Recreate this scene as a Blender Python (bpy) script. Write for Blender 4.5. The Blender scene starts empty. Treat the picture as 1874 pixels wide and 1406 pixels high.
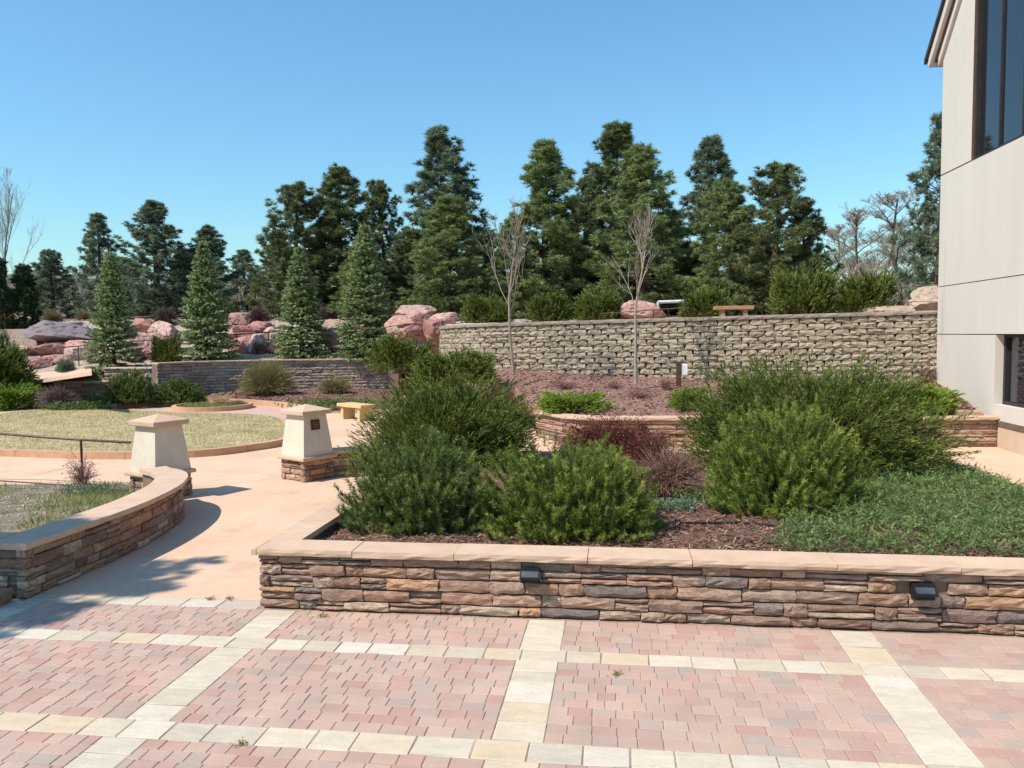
import bpy, math, random
import numpy as np
from mathutils import Vector, Matrix, Quaternion

S = bpy.context.scene
C = S.collection

# ------------------------------------------------------------------ camera
FOC, CAMH = 1457.0, 2.4                      # focal length in photo pixels, lens height in metres
PIT, ROL, YAW = (math.radians(a) for a in (3.55, 0.6, 7.64))
def ray(px, py):
    x0, y0 = px - 937.0, py - 703.0
    c, s = math.cos(ROL), math.sin(ROL)
    x, y = c*x0 - s*y0, s*x0 + c*y0
    d = (x/FOC, 1.0, -y/FOC)
    c, s = math.cos(PIT), math.sin(PIT)
    d = (d[0], c*d[1] + s*d[2], -s*d[1] + c*d[2])
    c, s = math.cos(YAW), math.sin(YAW)
    return np.array([c*d[0] - s*d[1], s*d[0] + c*d[1], d[2]])
CAM = np.array([0, 0, CAMH]); FWD = np.array([-math.sin(YAW), math.cos(YAW), 0])
def gp(px, py, z=0.0):                       # the point at height z that is seen there
    d = ray(px, py); return CAM + d*(z - CAMH)/d[2]
def at(px, py, v):                           # the point at distance v ahead
    d = ray(px, py); return CAM + d*v/(d @ FWD)
cam = bpy.data.cameras.new('camera'); co = bpy.data.objects.new('camera', cam); C.objects.link(co)
cam.sensor_width = 36; cam.lens = FOC/1874*36; cam.clip_end = 9000; cam.clip_start = 0.05
f_ = Vector(ray(937, 703)).normalized(); r_ = (Vector(ray(937+FOC, 703)) - Vector(ray(937, 703))).normalized(); u_ = r_.cross(f_)
co.matrix_world = Matrix(((r_.x, u_.x, -f_.x, 0), (r_.y, u_.y, -f_.y, 0), (r_.z, u_.z, -f_.z, CAMH), (0, 0, 0, 1)))
S.camera = co

# ------------------------------------------------------------------ sky, sun, exposure
SUN_EL, SUN_H = math.radians(52), (-0.80, -0.60)
w = bpy.data.worlds.new('World'); S.world = w; w.use_nodes = True
nt = w.node_tree; bg = nt.nodes['Background']
sk = nt.nodes.new('ShaderNodeTexSky'); sk.sky_type = 'NISHITA'; sk.sun_disc = False
sk.sun_elevation = SUN_EL; sk.sun_rotation = math.atan2(SUN_H[0], SUN_H[1])
sk.altitude = 1800; sk.air_density = 2.0; sk.dust_density = 0.1; sk.ozone_density = 8.0
tint = nt.nodes.new('ShaderNodeMix'); tint.data_type = 'RGBA'; tint.blend_type = 'MULTIPLY'; tint.inputs[0].default_value = 1   # white balance of the whole sky
nt.links.new(sk.outputs[0], tint.inputs[6]); tint.inputs[7].default_value = (.77, .99, 1.03, 1)
nt.links.new(tint.outputs[2], bg.inputs[0]); bg.inputs[1].default_value = 0.135
sl = bpy.data.lights.new('sun', 'SUN'); so = bpy.data.objects.new('sun', sl); C.objects.link(so)
sl.energy = 4.7; sl.angle = math.radians(0.53); sl.color = (1, 0.95, 0.86)
sd = Vector((SUN_H[0]*math.cos(SUN_EL), SUN_H[1]*math.cos(SUN_EL), math.sin(SUN_EL)))
so.rotation_euler = (-sd).to_track_quat('-Z', 'Y').to_euler(); so.location = sd*60
S.view_settings.view_transform = 'Standard'; S.view_settings.look = 'None'
S.view_settings.exposure = 0.30; S.view_settings.gamma = 1.0; S.view_settings.use_curve_mapping = False
S.render.engine = 'CYCLES'
S.cycles.max_bounces = 7; S.cycles.diffuse_bounces = 4; S.cycles.glossy_bounces = 3; S.cycles.transmission_bounces = 4; S.cycles.transparent_max_bounces = 6

# ------------------------------------------------------------------ materials
def lin(h):
    h = h.lstrip('#'); v = [int(h[i:i+2], 16)/255 for i in (0, 2, 4)]
    return tuple(x/12.92 if x <= .04045 else ((x+.055)/1.055)**2.4 for x in v) + (1,)
def pm(name, cols, src='noise', rough=.9, nscale=6, namt=.25, fine=60, famt=.12, bump=0.0, bscale=80, trans=0.0, spec=.25, stretch=(1, 1, 1), spots=None):
    m = bpy.data.materials.new(name); m.use_nodes = True
    t = m.node_tree; N = t.nodes; L = t.links; P = N['Principled BSDF']
    geo = N.new('ShaderNodeNewGeometry')
    mp = N.new('ShaderNodeMapping'); mp.inputs['Scale'].default_value = stretch; L.new(geo.outputs['Position'], mp.inputs[0])
    def noise(sc, det=4):
        n = N.new('ShaderNodeTexNoise'); n.inputs['Scale'].default_value = sc; n.inputs['Detail'].default_value = det
        n.inputs['Roughness'].default_value = .6; L.new(mp.outputs[0], n.inputs['Vector']); return n
    if src == 'object': s = N.new('ShaderNodeObjectInfo').outputs['Random']
    elif src == 'attr':
        a = N.new('ShaderNodeAttribute'); a.attribute_name = 'rnd'; s = a.outputs['Fac']
    else:
        n = noise(nscale); r = N.new('ShaderNodeMapRange'); r.inputs[1].default_value = .3; r.inputs[2].default_value = .7
        L.new(n.outputs[0], r.inputs[0]); s = r.outputs[0]
    ramp = N.new('ShaderNodeValToRGB'); cr = ramp.color_ramp
    if src == 'object' and len(cols) > 2: cr.interpolation = 'LINEAR'
    while len(cr.elements) < len(cols): cr.elements.new(.5)
    for i, c in enumerate(cols):
        cr.elements[i].position = i/(len(cols)-1) if len(cols) > 1 else 0
        cr.elements[i].color = lin(c) if isinstance(c, str) else tuple(c) + (1,)
    L.new(s, ramp.inputs[0]); col = ramp.outputs[0]
    for sc, am in ((nscale*1.7, namt), (fine, famt)):
        if am <= 0: continue
        n = noise(sc); r = N.new('ShaderNodeMapRange'); r.inputs[1].default_value = .25; r.inputs[2].default_value = .75
        r.inputs[3].default_value = 1-am; r.inputs[4].default_value = 1+am; L.new(n.outputs[0], r.inputs[0])
        mx = N.new('ShaderNodeMix'); mx.data_type = 'RGBA'; mx.blend_type = 'MULTIPLY'; mx.inputs[0].default_value = 1
        L.new(col, mx.inputs[6]); L.new(r.outputs[0], mx.inputs[7]); col = mx.outputs[2]
    if spots:
        n = noise(spots[0], 6); r = N.new('ShaderNodeMapRange'); r.inputs[1].default_value = spots[1]; r.inputs[2].default_value = spots[1]+.08; r.inputs[4].default_value = spots[3]
        L.new(n.outputs[0], r.inputs[0]); mx = N.new('ShaderNodeMix'); mx.data_type = 'RGBA'
        L.new(r.outputs[0], mx.inputs[0]); L.new(col, mx.inputs[6]); mx.inputs[7].default_value = lin(spots[2]); col = mx.outputs[2]
    L.new(col, P.inputs['Base Color']); P.inputs['Roughness'].default_value = rough; P.inputs['Specular IOR Level'].default_value = spec
    if bump:
        n = noise(bscale, 6); b = N.new('ShaderNodeBump'); b.inputs['Strength'].default_value = bump; b.inputs['Distance'].default_value = .02
        L.new(n.outputs[0], b.inputs['Height']); L.new(b.outputs[0], P.inputs['Normal'])
    if trans:
        tr = N.new('ShaderNodeBsdfTranslucent'); L.new(col, tr.inputs[0]); ms = N.new('ShaderNodeMixShader'); ms.inputs[0].default_value = trans
        L.new(P.outputs[0], ms.inputs[1]); L.new(tr.outputs[0], ms.inputs[2]); L.new(ms.outputs[0], N['Material Output'].inputs[0])
    return m
STONE = ['7d5f50', '977863', 'b0917a', '876d60', 'bda288', '766860', 'a5806a', '92735f', 'b8906f']
M = dict(
    stone=pm('ledge_stone', STONE, 'object', nscale=7, namt=.33, fine=45, famt=.25, bump=.6, bscale=45, stretch=(1, 1, 2.2), spots=(14, .66, 'c9b9a6', .5)),
    stone2=pm('ledge_stone_far', ['8a766a', 'a38c7d', 'b8a18e', '958279', 'bda995', '857770'], 'object', nscale=5, namt=.25, fine=25, famt=.2, bump=.5, bscale=30),
    mortar=pm('mortar', ['7d6454', '8d7362'], nscale=9, bump=.5),
    cap=pm('cap_concrete', ['c3a288', 'cbac92', 'c6a78e'], 'object', nscale=3, namt=.10, fine=90, famt=.08, bump=.15, bscale=160),
    peach=pm('peach_concrete', ['cda788', 'd5b194', 'd0ac8f'], nscale=.5, namt=.10, fine=9, famt=.08, bump=.15, bscale=200, spots=(1.1, .60, 'b8957a', .4)),
    peach2=pm('kerb_concrete', ['bd9172', 'c99f80'], nscale=2, namt=.1, fine=20, famt=.08, bump=.15, bscale=120),
    ringpave=pm('pink_patio', ['bd9a86', 'c7a693'], nscale=3, namt=.1, fine=15, famt=.1),
    paver=pm('paver', ['b69888', 'ba9a88', 'b09888', 'bb9c88', 'a79789', 'b69081', 'bca190', 'b29585', 'b08a7c', 'b89d8d'], 'object', nscale=1.1, namt=.13, fine=110, famt=.12, bump=.25, bscale=200, spots=(2.3, .62, '9c8478', .25)),
    paverj=pm('paver_joined', ['b69888', 'ba9a88', 'b09888', 'bb9c88', 'a79789', 'b69081', 'bca190', 'b29585', 'b08a7c', 'b89d8d'], 'attr', nscale=1.1, namt=.13, fine=110, famt=.12, bump=.25, bscale=200, spots=(2.3, .62, '9c8478', .25)),
    sand=pm('joint_sand', ['937c6b', 'a58e7b'], nscale=30),
    flag=pm('flagstone', ['c4b49d', 'c9bba5', 'bdad97', 'c6b194', 'ccc0ad', 'b6a893'], 'object', nscale=3, namt=.12, fine=30, famt=.10, bump=.2, bscale=50, stretch=(1, 2.5, 1), spots=(4, .66, 'b09a74', .5)),
    stucco=pm('stucco', ['d4c2ac', 'dccbb5'], nscale=2.5, namt=.07, fine=120, famt=.06, bump=.35, bscale=150),
    bstucco=pm('building_stucco', ['c8beb1', 'd0c7ba'], nscale=.6, namt=.05, fine=60, famt=.04, bump=.2, bscale=120, stretch=(1, 1, .22), spots=(1.4, .62, 'aa9f94', .45)),
    trim=pm('trim', ['c9beb3', 'cfc5ba'], nscale=2, namt=.03),
    roof=pm('roof', ['3c3a3a', '4a4644'], nscale=5),
    plinth=pm('plinth', ['bfa58d', 'c5ab94'], nscale=2, namt=.08, bump=.2),
    flash=pm('brown_flashing', ['5a463b', '66503f'], nscale=4, rough=.6),
    frame=pm('dark_frame', ['2e2a2a', '38312e'], nscale=4, rough=.5),
    block=pm('split_block', ['9d8e79', 'a99a84', '918370', 'b0a18b'], 'object', nscale=9, namt=.14, fine=60, famt=.2, bump=.7, bscale=70),
    blockcap=pm('block_cap', ['95877a', 'a19280'], 'object', nscale=5, namt=.12, fine=50, famt=.15, bump=.4, bscale=60),
    blockgap=pm('block_gap', ['5d5348', '6a5f53'], nscale=6),
    mulch=pm('mulch', ['5b4238', '775a4b', '4b362e'], nscale=14, namt=.3, fine=90, famt=.35, bump=1.0, bscale=60),
    chips=pm('mulch_chips', ['4b342b', '7a5847', '94705b', '634839', 'b59a80'], 'attr', nscale=20, namt=.2, fine=0, famt=0),
    mulch2=pm('mulch_red', ['7b5b50', '8d6c60', '694b42'], nscale=8, namt=.3, fine=40, famt=.35, bump=.8, bscale=40),
    chips2=pm('mulch_chips_red', ['67473d', '8d6856', '9d7a6a', '7b5a4d', 'b59a88'], 'attr', nscale=20, namt=.2, fine=0, famt=0),
    soil=pm('soil', ['6d6353', '81745f', '8f8470'], nscale=5, namt=.3, fine=40, famt=.3, bump=.6, bscale=40),
    gravel=pm('gravel', ['a08a7b', 'b29d8e', '90796c'], nscale=6, namt=.25, fine=30, famt=.35, bump=.8, bscale=30),
    litter=pm('pine_litter', ['5b4a3b', '78664f', '4a3e33'], nscale=1.5, namt=.3, fine=15, famt=.3),
    pebble=pm('pebbles', ['bba594', 'a08a7c', 'cab7a5', '8f7b70'], 'attr', nscale=9, namt=.15, fine=0, famt=0),
    lawn=pm('lawn_turf', ['b0a077', 'bbab82', 'a2966a'], nscale=.8, namt=.2, fine=25, famt=.3),
    blades=pm('grass_blades', ['a09468', 'b8a97c', 'c8b98e', 'aa9d6e'], 'attr', nscale=.6, namt=.3, fine=0, famt=0, trans=.2),
    wild=pm('wild_grass', ['5f7d33', '8c8f50', 'a89a63', '4a6a3a'], 'attr', nscale=2, namt=.2, fine=0, famt=0, trans=.25),
    rock=pm('red_sandstone', ['95695f', 'a97b70', 'b98f84', '9e7b71', 'c4a598', 'a57565', 'b28379', 'be9d92'], 'object', nscale=2.2, namt=.24, fine=11, famt=.3, bump=1.0, bscale=7, spots=(3.5, .62, 'd0b4a6', .45)),
    greyrock=pm('grey_rock', ['7a6d6e', '8a7d7c'], 'object', nscale=1.6, namt=.2, fine=9, famt=.25, bump=.6, bscale=8),
    tanrock=pm('tan_rock', ['b09a86', 'a38a75'], 'object', nscale=2, namt=.15, fine=9, famt=.2, bump=.5, bscale=8),
    bench=pm('bench_stone', ['c4a673', 'd0b485'], nscale=4, namt=.08, bump=.2),
    bench2=pm('bench_sandstone', ['a5785c', 'b08567'], nscale=4, namt=.1, bump=.2),
    rail=pm('rail_brown', ['4a3328', '5b4033'], nscale=8, rough=.5),
    black=pm('black_plastic', ['1c1b1b', '262424'], nscale=8, rough=.5),
    lampgrey=pm('lamp_face', ['3c4248', '474d52'], nscale=8, rough=.5, spec=.3),
    white=pm('white_paint', ['cfcdc6', 'd8d6d0'], nscale=3, rough=.5),
    plaque=pm('bronze_plaque', ['4a2c1c', '5c3926'], nscale=20, rough=.4),
    plaque2=pm('bronze_letters', ['8d6a48', '9a7652'], nscale=20, rough=.4),
    bark=pm('bark', ['4a3d33', '5e4e42'], nscale=6, namt=.3, bump=.6, bscale=20, stretch=(1, 1, .3)),
    palebark=pm('pale_bark', ['8d7f70', 'a3968a'], nscale=6, namt=.2),
    twig=pm('grey_twigs', ['8d8070', 'a89c8a'], 'attr', nscale=6, namt=.15, fine=0, famt=0),
    birch=pm('birch_twigs', ['a59a8c', 'bdb3a5'], 'attr', nscale=6, namt=.1, fine=0, famt=0),
    hill=pm('hillside_far', ['4f5a55', '5d6660'], nscale=.01, namt=.2, fine=.05, famt=.1),
)
def leafm(name, cols, trans=.22, rough=.65, gain=1.0):
    cols = [tuple(c*gain for c in lin(h)[:3]) for h in cols]
    return pm(name, cols, 'attr', rough=rough, nscale=1.2, namt=.16, fine=0, famt=0, trans=trans, spec=.3)
M.update(
    pine=leafm('pine_needles', ['303620', '40462b', '515736', '636843'], gain=2.4),
    pinelight=leafm('pine_needles_light', ['3c4526', '4f5833', '616a42', '757c52'], gain=2.2),
    pineblue=leafm('pine_needles_bluish', ['323a2c', '434c3a', '545d49', '676f59'], gain=2.4),
    spruce=leafm('spruce_needles', ['43502c', '5b6840', '747f56', '90976f'], gain=1.9),
    mugo=leafm('mugo_needles', ['333f1c', '485427', '5d6933', '737d42'], .25, gain=1.45),
    mugo2=leafm('mugo_needles_bright', ['3c461a', '535e25', '6b7531', '858d42'], .25, gain=1.55),
    juni=leafm('juniper_scales', ['323a18', '464f21', '5c652b', '788039'], .25, gain=1.6),
    juniy=leafm('juniper_yellow', ['4d6420', '687f2a', '869a3a', '9cab4c'], .25, gain=1.15),
    creep=leafm('creeping_juniper', ['43532a', '58693a', '70824c', '8c9c64'], .25, gain=1.25),
    sage=leafm('blue_green_cover', ['5a6b52', '6f8065', '84947a'], .2, gain=1.1),
    barb=leafm('barberry_leaves', ['42201d', '5a2e28', '6e3d34', '824c3e'], .2, gain=1.25),
    brown=leafm('brown_twigs', ['5b4338', '735546', '8a6a58', 'a5866f'], .1, gain=1.25),
    purple=leafm('purple_twigs', ['4f3c3c', '65504e', '7a6260'], .1, gain=1.2),
    tan=leafm('tan_broom', ['6d6140', '857550', '99895f', '5e6238'], .15, gain=1.2),
    redtwig=leafm('red_twigs', ['6d4742', '85605a', '9c7a72'], .1, gain=1.2),
    straw=leafm('straw', ['a58a66', 'bda27c', 'c9b28e'], .15, gain=1.2),
    darkcol=leafm('dark_columnar', ['22301c', '2f3f25', '3c4d2e'], gain=1.6),
)
def glassm():
    m = bpy.data.materials.new('window_glass'); m.use_nodes = True; P = m.node_tree.nodes['Principled BSDF']
    P.inputs['Base Color'].default_value = (.012, .016, .022, 1); P.inputs['Roughness'].default_value = .02
    P.inputs['IOR'].default_value = 1.65; P.inputs['Specular IOR Level'].default_value = .6
    return m
M['glass'] = glassm()

# ------------------------------------------------------------------ mesh tools
def mesh(name, V, F, rnd=None, smooth=False):
    me = bpy.data.meshes.new(name)
    V = np.asarray(V, dtype=np.float32)
    if isinstance(F, np.ndarray):
        n, k = F.shape
        me.vertices.add(len(V)); me.vertices.foreach_set('co', V.ravel())
        me.loops.add(n*k); me.loops.foreach_set('vertex_index', F.astype(np.int32).ravel())
        me.polygons.add(n); me.polygons.foreach_set('loop_start', np.arange(0, n*k, k, dtype=np.int32))
        me.update(calc_edges=True)
    else:
        me.from_pydata([tuple(map(float, v)) for v in V], [], F); me.update()
    if rnd is not None:
        a = me.attributes.new('rnd', 'FLOAT', 'POINT'); a.data.foreach_set('value', np.asarray(rnd, dtype=np.float32))
    if smooth: me.polygons.foreach_set('use_smooth', np.ones(len(me.polygons), dtype=bool))
    return me
def wl(o):
    v = Vector((0, 0, 0))
    while o: v += o.location; o = o.parent
    return v
def ob(name, me, mat, parent=None, loc=(0, 0, 0), rot=(0, 0, 0), scale=(1, 1, 1), local=False):
    """link a mesh; loc is in the world unless local"""
    o = bpy.data.objects.new(name, me); C.objects.link(o)
    if mat is not None and not me.materials: me.materials.append(M[mat])
    o.parent = parent; L = Vector(loc)
    o.location = L - wl(parent) if (parent and not local) else L
    o.rotation_euler = rot; o.scale = scale
    return o
def tag(o, label, cat, group=None):
    o['label'] = label; o['category'] = cat; o['kind'] = 'thing'
    if group: o['group'] = group
    return o
def thing(name, label, cat, loc=(0, 0, 0), group=None, rz=0.0, scale=(1, 1, 1)):
    o = bpy.data.objects.new(name, None); C.objects.link(o); o.empty_display_size = .2
    o.location = loc; o.rotation_euler = (0, 0, rz); o.scale = scale
    return tag(o, label, cat, group)
def struct(name, me, mat, parent=None, kind='structure', label=None):
    o = ob(name, me, mat, parent); o['kind'] = kind
    if label: o['label'] = label
    return o
def box(x0, x1, y0, y1, z0, z1):
    V = [(x, y, z) for z in (z0, z1) for y in (y0, y1) for x in (x0, x1)]
    return V, [(0, 2, 3, 1), (4, 5, 7, 6), (0, 1, 5, 4), (1, 3, 7, 5), (3, 2, 6, 7), (2, 0, 4, 6)]
def bevbox(x0, x1, y0, y1, z0, z1, b=.01):
    """box with chamfered top edges"""
    V = [(x0, y0, z0), (x1, y0, z0), (x1, y1, z0), (x0, y1, z0), (x0, y0, z1-b), (x1, y0, z1-b), (x1, y1, z1-b), (x0, y1, z1-b),
         (x0+b, y0+b, z1), (x1-b, y0+b, z1), (x1-b, y1-b, z1), (x0+b, y1-b, z1)]
    F = [(3, 2, 1, 0), (8, 9, 10, 11)]
    for i in range(4):
        j = (i+1) % 4; F += [(i, j, 4+j, 4+i), (4+i, 4+j, 8+j, 8+i)]
    return V, F
def join(parts):
    V, F = [], []
    for v, f in parts:
        o = len(V); V += [tuple(p) for p in v]; F += [tuple(i+o for i in q) for q in f]
    return V, F
def tube(P, R, n=6, close=True):
    P = np.asarray(P, float); k = len(P); V = []; F = []
    ref = np.array([0.31, .87, .38])
    for i in range(k):
        t = P[min(i+1, k-1)] - P[max(i-1, 0)]; t = t/(np.linalg.norm(t)+1e-9)
        a = np.cross(t, ref); a /= np.linalg.norm(a)+1e-9; b = np.cross(t, a)
        for j in range(n):
            q = 2*math.pi*j/n; V.append(P[i] + R[i]*(math.cos(q)*a + math.sin(q)*b))
    for i in range(k-1):
        for j in range(n):
            F.append((i*n+j, i*n+(j+1) % n, (i+1)*n+(j+1) % n, (i+1)*n+j))
    if close: F += [tuple(range(n))[::-1], tuple(range((k-1)*n, k*n))]
    return V, F
class Path:
    """polyline; the face of a wall lies on the right-hand side when walking along it"""
    def __init__(self, pts, smooth=0):
        P = np.array([p[:2] for p in pts], float)
        for _ in range(smooth):
            Q = [P[0]]
            for a, b in zip(P[:-1], P[1:]): Q += [a*.75+b*.25, a*.25+b*.75]
            Q.append(P[-1]); P = np.array(Q)
        self.P = P; self.c = np.concatenate([[0], np.cumsum(np.linalg.norm(np.diff(P, axis=0), axis=1))]); self.L = self.c[-1]
    def at(self, s):
        s = min(max(s, 0), self.L); i = min(max(int(np.searchsorted(self.c, s, 'right'))-1, 0), len(self.P)-2)
        d = self.P[i+1]-self.P[i]; l = np.linalg.norm(d); d = d/l
        return self.P[i] + d*(s-self.c[i]), math.atan2(d[1], d[0])
    def off(self, s, o):                     # point o metres to the right of the line, mitred by local averaging
        p, _ = self.at(s); a = self.at(max(s-.06, 0))[0]; b = self.at(min(s+.06, self.L))[0]
        d = b-a; d /= np.linalg.norm(d)+1e-9
        return p + o*np.array([d[1], -d[0]])
def ribbon(path, s0, s1, o0, o1, z0, z1, step=.25, rough=0.0, rng=None, zf=None):
    """closed bar along a path between offsets o0 (left) and o1 (right)"""
    n = max(1, int(math.ceil((s1-s0)/step))); V = []; F = []
    for i in range(n+1):
        s = s0+(s1-s0)*i/n; a = path.off(s, o0); b = path.off(s, o1); dz = zf(s) if zf else 0
        j = lambda: (rng.uniform(-rough, rough) if rough else 0)
        d = (b-a)/(np.linalg.norm(b-a)+1e-9)
        V += [(*a, z0+dz), (*(b+d*(j()-rough)), z0+dz+.3*j()), (*(b+d*j()), (z0+z1)/2+dz+.3*j()), (*(b-d*rough*.6+d*j()*.5), z1+dz), (*a, z1+dz)]
    for i in range(n):
        for k in range(5):
            F.append((i*5+k, i*5+(k+1) % 5, (i+1)*5+(k+1) % 5, (i+1)*5+k))
    F += [(4, 3, 2, 1, 0), tuple(n*5+k for k in range(5))]
    return V, F

# ---- small library of rough stones (unit boxes, front towards -y)
def rough_stone(rng, nx=4, nz=3, taper=0.0, side=.16, amp=.22, cut=0.0):
    V = []; F = []; cl, crr = rng.uniform(0, cut), rng.uniform(0, cut)
    for j in range(nz+1):
        for i in range(nx+1):
            x = -.5+i/nx; z = -.5+j/nz; edge = (i in (0, nx)) + (j in (0, nz))
            y = -.5 + rng.uniform(0, amp) + (side if edge else 0) + (side*.6 if edge == 2 else 0)
            k = 1-taper*(j/nz)**2
            if i in (0, nx): x += rng.uniform(-.025, .025)
            elif j not in (0, nz): x += rng.uniform(-.06, .06)
            if j in (0, nz): z += rng.uniform(-.07, .0) if j == nz else rng.uniform(0, .07)
            else: z += rng.uniform(-.09, .09)
            k -= (cl if x < 0 else crr)*(j/nz)**1.5
            V.append((x*k, y, z))
    idx = lambda i, j: j*(nx+1)+i
    for j in range(nz):
        for i in range(nx):
            a, b, c, d = idx(i, j), idx(i+1, j), idx(i+1, j+1), idx(i, j+1)
            F += [(a, b, c), (a, c, d)] if rng.random() < .5 else [(a, b, d), (b, c, d)]
    ring = [idx(i, 0) for i in range(nx+1)] + [idx(nx, j) for j in range(1, nz+1)] + [idx(i, nz) for i in range(nx-1, -1, -1)] + [idx(0, j) for j in range(nz-1, 0, -1)]
    o = len(V); V += [(V[r][0], .5, V[r][2]) for r in ring]
    for a in range(len(ring)):
        b = (a+1) % len(ring); F.append((ring[b], ring[a], o+a, o+b))
    return V, F
R0 = random.Random(5)
STL = [mesh('stone', *rough_stone(R0, 5, 3, side=.10, amp=.17)) for _ in range(20)]
BLL = [mesh('wall_block', *rough_stone(R0, 4, 3, taper=.07, side=.05, amp=.2, cut=.17)) for _ in range(16)]
for me in STL: me.materials.append(M['stone'])
for me in BLL: me.materials.append(M['block'])
STL2 = [m.copy() for m in STL]
for me in STL2: me.materials.clear(); me.materials.append(M['stone2'])
def lay_stones(parent, path, z0, z1, rows, lens, depth, rng, lib, out=0.0, s0=0.0, s1=None, gap=.008, skip=None, split=.3, zf=None):
    """courses of rough stones along a path; some courses split into two thin stones"""
    s1 = path.L if s1 is None else s1
    hs = [rng.uniform(.75, 1.3) for _ in range(rows)]; t = sum(hs); hs = [h*(z1-z0)/t for h in hs]; z = z0
    for r, h in enumerate(hs):
        s = s0 - rng.uniform(0, lens[0])*.7
        while s < s1-.03:
            l = rng.uniform(*lens); a = max(s, s0); b = min(s+l, s1)
            if s1-b < .09: b = s1
            if b-a > .05:
                sub = [(z, h)]
                if rng.random() < split and h > .06:
                    k = rng.uniform(.4, .6); sub = [(z, h*k), (z+h*k, h*(1-k))]
                for zz, hh in sub:
                    m = (a+b)/2; p, ang = path.at(m); pa, pb = path.at(a+.005)[0], path.at(b-.005)[0]
                    ang = math.atan2(pb[1]-pa[1], pb[0]-pa[0]); mid = (pa+pb)/2
                    o = out + rng.uniform(-.014, .016); nx, ny = math.sin(ang), -math.cos(ang)
                    if skip and skip(m, zz+hh/2): continue
                    q = mid + np.array([nx, ny])*(o-depth/2)
                    ob('stone', rng.choice(lib), None, parent, (q[0], q[1], zz+hh/2+(zf(m) if zf else 0)), (0, rng.uniform(-.012, .012), ang),
                       (np.linalg.norm(pb-pa)+.01-gap, depth, hh-gap))
            s += l
        z += h
def cap_run(parent, path, o0, o1, z0, z1, lens, rng, name='cap_stone', mat='cap', rough=.008, gap=.006, s0=0, s1=None, step=.12, zf=None):
    s1 = path.L if s1 is None else s1; s = s0
    while s < s1-.02:
        l = rng.uniform(*lens); e = min(s+l, s1)
        if s1-e < lens[0]*.4: e = s1
        dz = rng.uniform(-.0025, .0025)
        ob(name, mesh(name, *ribbon(path, s+gap/2, e-gap/2, o0, o1, z0+dz, z1+dz, step, rough, rng, zf)), mat, parent)
        s = e

# ------------------------------------------------------------------ plaza: pavers, flagstone bands, path
XB = [(-5.56, -5.25), (-3.10, -2.80), (-.755, -.44), (1.68, 2.0), (4.08, 4.40)]
YB = [(2.95, 3.16), (4.31, 4.53), (5.70, 5.905)]
Y_EDGE = (6.545, 6.76)
X0, X1, Y0 = -7.2, 5.6, 2.95
plaza = struct('plaza', mesh('plaza', [(X0, Y0-.6, -.0055), (X1+6, Y0-.6, -.0055), (X1+6, 6.8, -.0055), (X0, 6.8, -.0055)], [(0, 1, 2, 3)]), 'sand')
rp = random.Random(11)
def slab(w, d):
    return mesh('flagstone', *bevbox(-w/2, w/2, -d/2, d/2, -.05, 0, .006))
def flag(x0, x1, y0, y1):
    g = .004; w, d = x1-x0-2*g, y1-y0-2*g
    V, F = bevbox(-w/2, w/2, -d/2, d/2, -.05, 0, .005)
    V = [(x+rp.uniform(-.003, .003), y+rp.uniform(-.003, .003), z) for x, y, z in V]
    ob('flagstone', mesh('flagstone', V, F), 'flag', plaza, ((x0+x1)/2, (y0+y1)/2, rp.uniform(-.0005, .002)), (rp.uniform(-.004, .004), rp.uniform(-.004, .004), rp.uniform(-.005, .005)))
def run(a0, a1, lo, hi):
    out = [a0]
    while a1-out[-1] > hi*1.25: out.append(out[-1]+rp.uniform(lo, hi))
    if a1-out[-1] > hi: out.append((out[-1]+a1)/2)
    return out+[a1]
for y0, y1 in YB[1:]:                         # cross bands run through, the others stop at them
    xs = run(-6.4, X1, .25, .36)
    for a, b in zip(xs[:-1], xs[1:]): flag(a, b, y0, y1)
for x0, x1 in XB:
    for ya, yb in ((3.5, 4.31), (4.53, 5.70), (5.905, 6.545)):
        if x0 > 4 or x0 < -5: pass
        ys = run(ya, yb, .2, .36)
        for a, b in zip(ys[:-1], ys[1:]): flag(x0, x1, a, b)
xs = run(-5.44, -3.18, .3, .5)
for a, b in zip(xs[:-1], xs[1:]): flag(a, b, *Y_EDGE)
# pavers, the largest 300 on their own and the rest as one part
pav = []
edges_x = [-6.6] + [e for b in XB for e in b] + [X1]
for k in range(0, len(edges_x), 2):
    xa, xb = edges_x[k], edges_x[k+1]
    for ya, yb in ((3.3, 4.31), (4.53, 5.70), (5.905, 6.545)):
        n = max(1, round((yb-ya)/.116)); h = (yb-ya)/n
        for r in range(n):
            x = xa
            first = rp.uniform(.06, .16)
            while x < xb-.001:
                wd = first if x == xa else rp.choice((.115, .15, .15, .172)); e = min(x+wd, xb)
                if xb-e < .05: e = xb
                pav.append((x, e, ya+r*h, ya+(r+1)*h)); x = e
def inview(p):
    u = ((p[0]+p[1])/2)*math.cos(YAW) + p[2]*math.sin(YAW); v = -p[0]*math.sin(YAW) + p[2]*math.cos(YAW)
    return abs(u/v) < .66 and v > 4.28
pav.sort(key=lambda p: (not inview(p), p[2]**2+((p[0]+p[1])/2)**2))
def paver_geo(p, rr):
    g = .0016; w, d = p[1]-p[0]-2*g, p[3]-p[2]-2*g
    V, F = bevbox(-w/2, w/2, -d/2, d/2, -.05, 0, .0045)
    return [(x*(1+rr.uniform(-.012, .012)), y*(1+rr.uniform(-.012, .012)), z+(rr.uniform(-.0008, .0008) if z > -.02 else 0)) for x, y, z in V], F
PVL = {}
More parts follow.
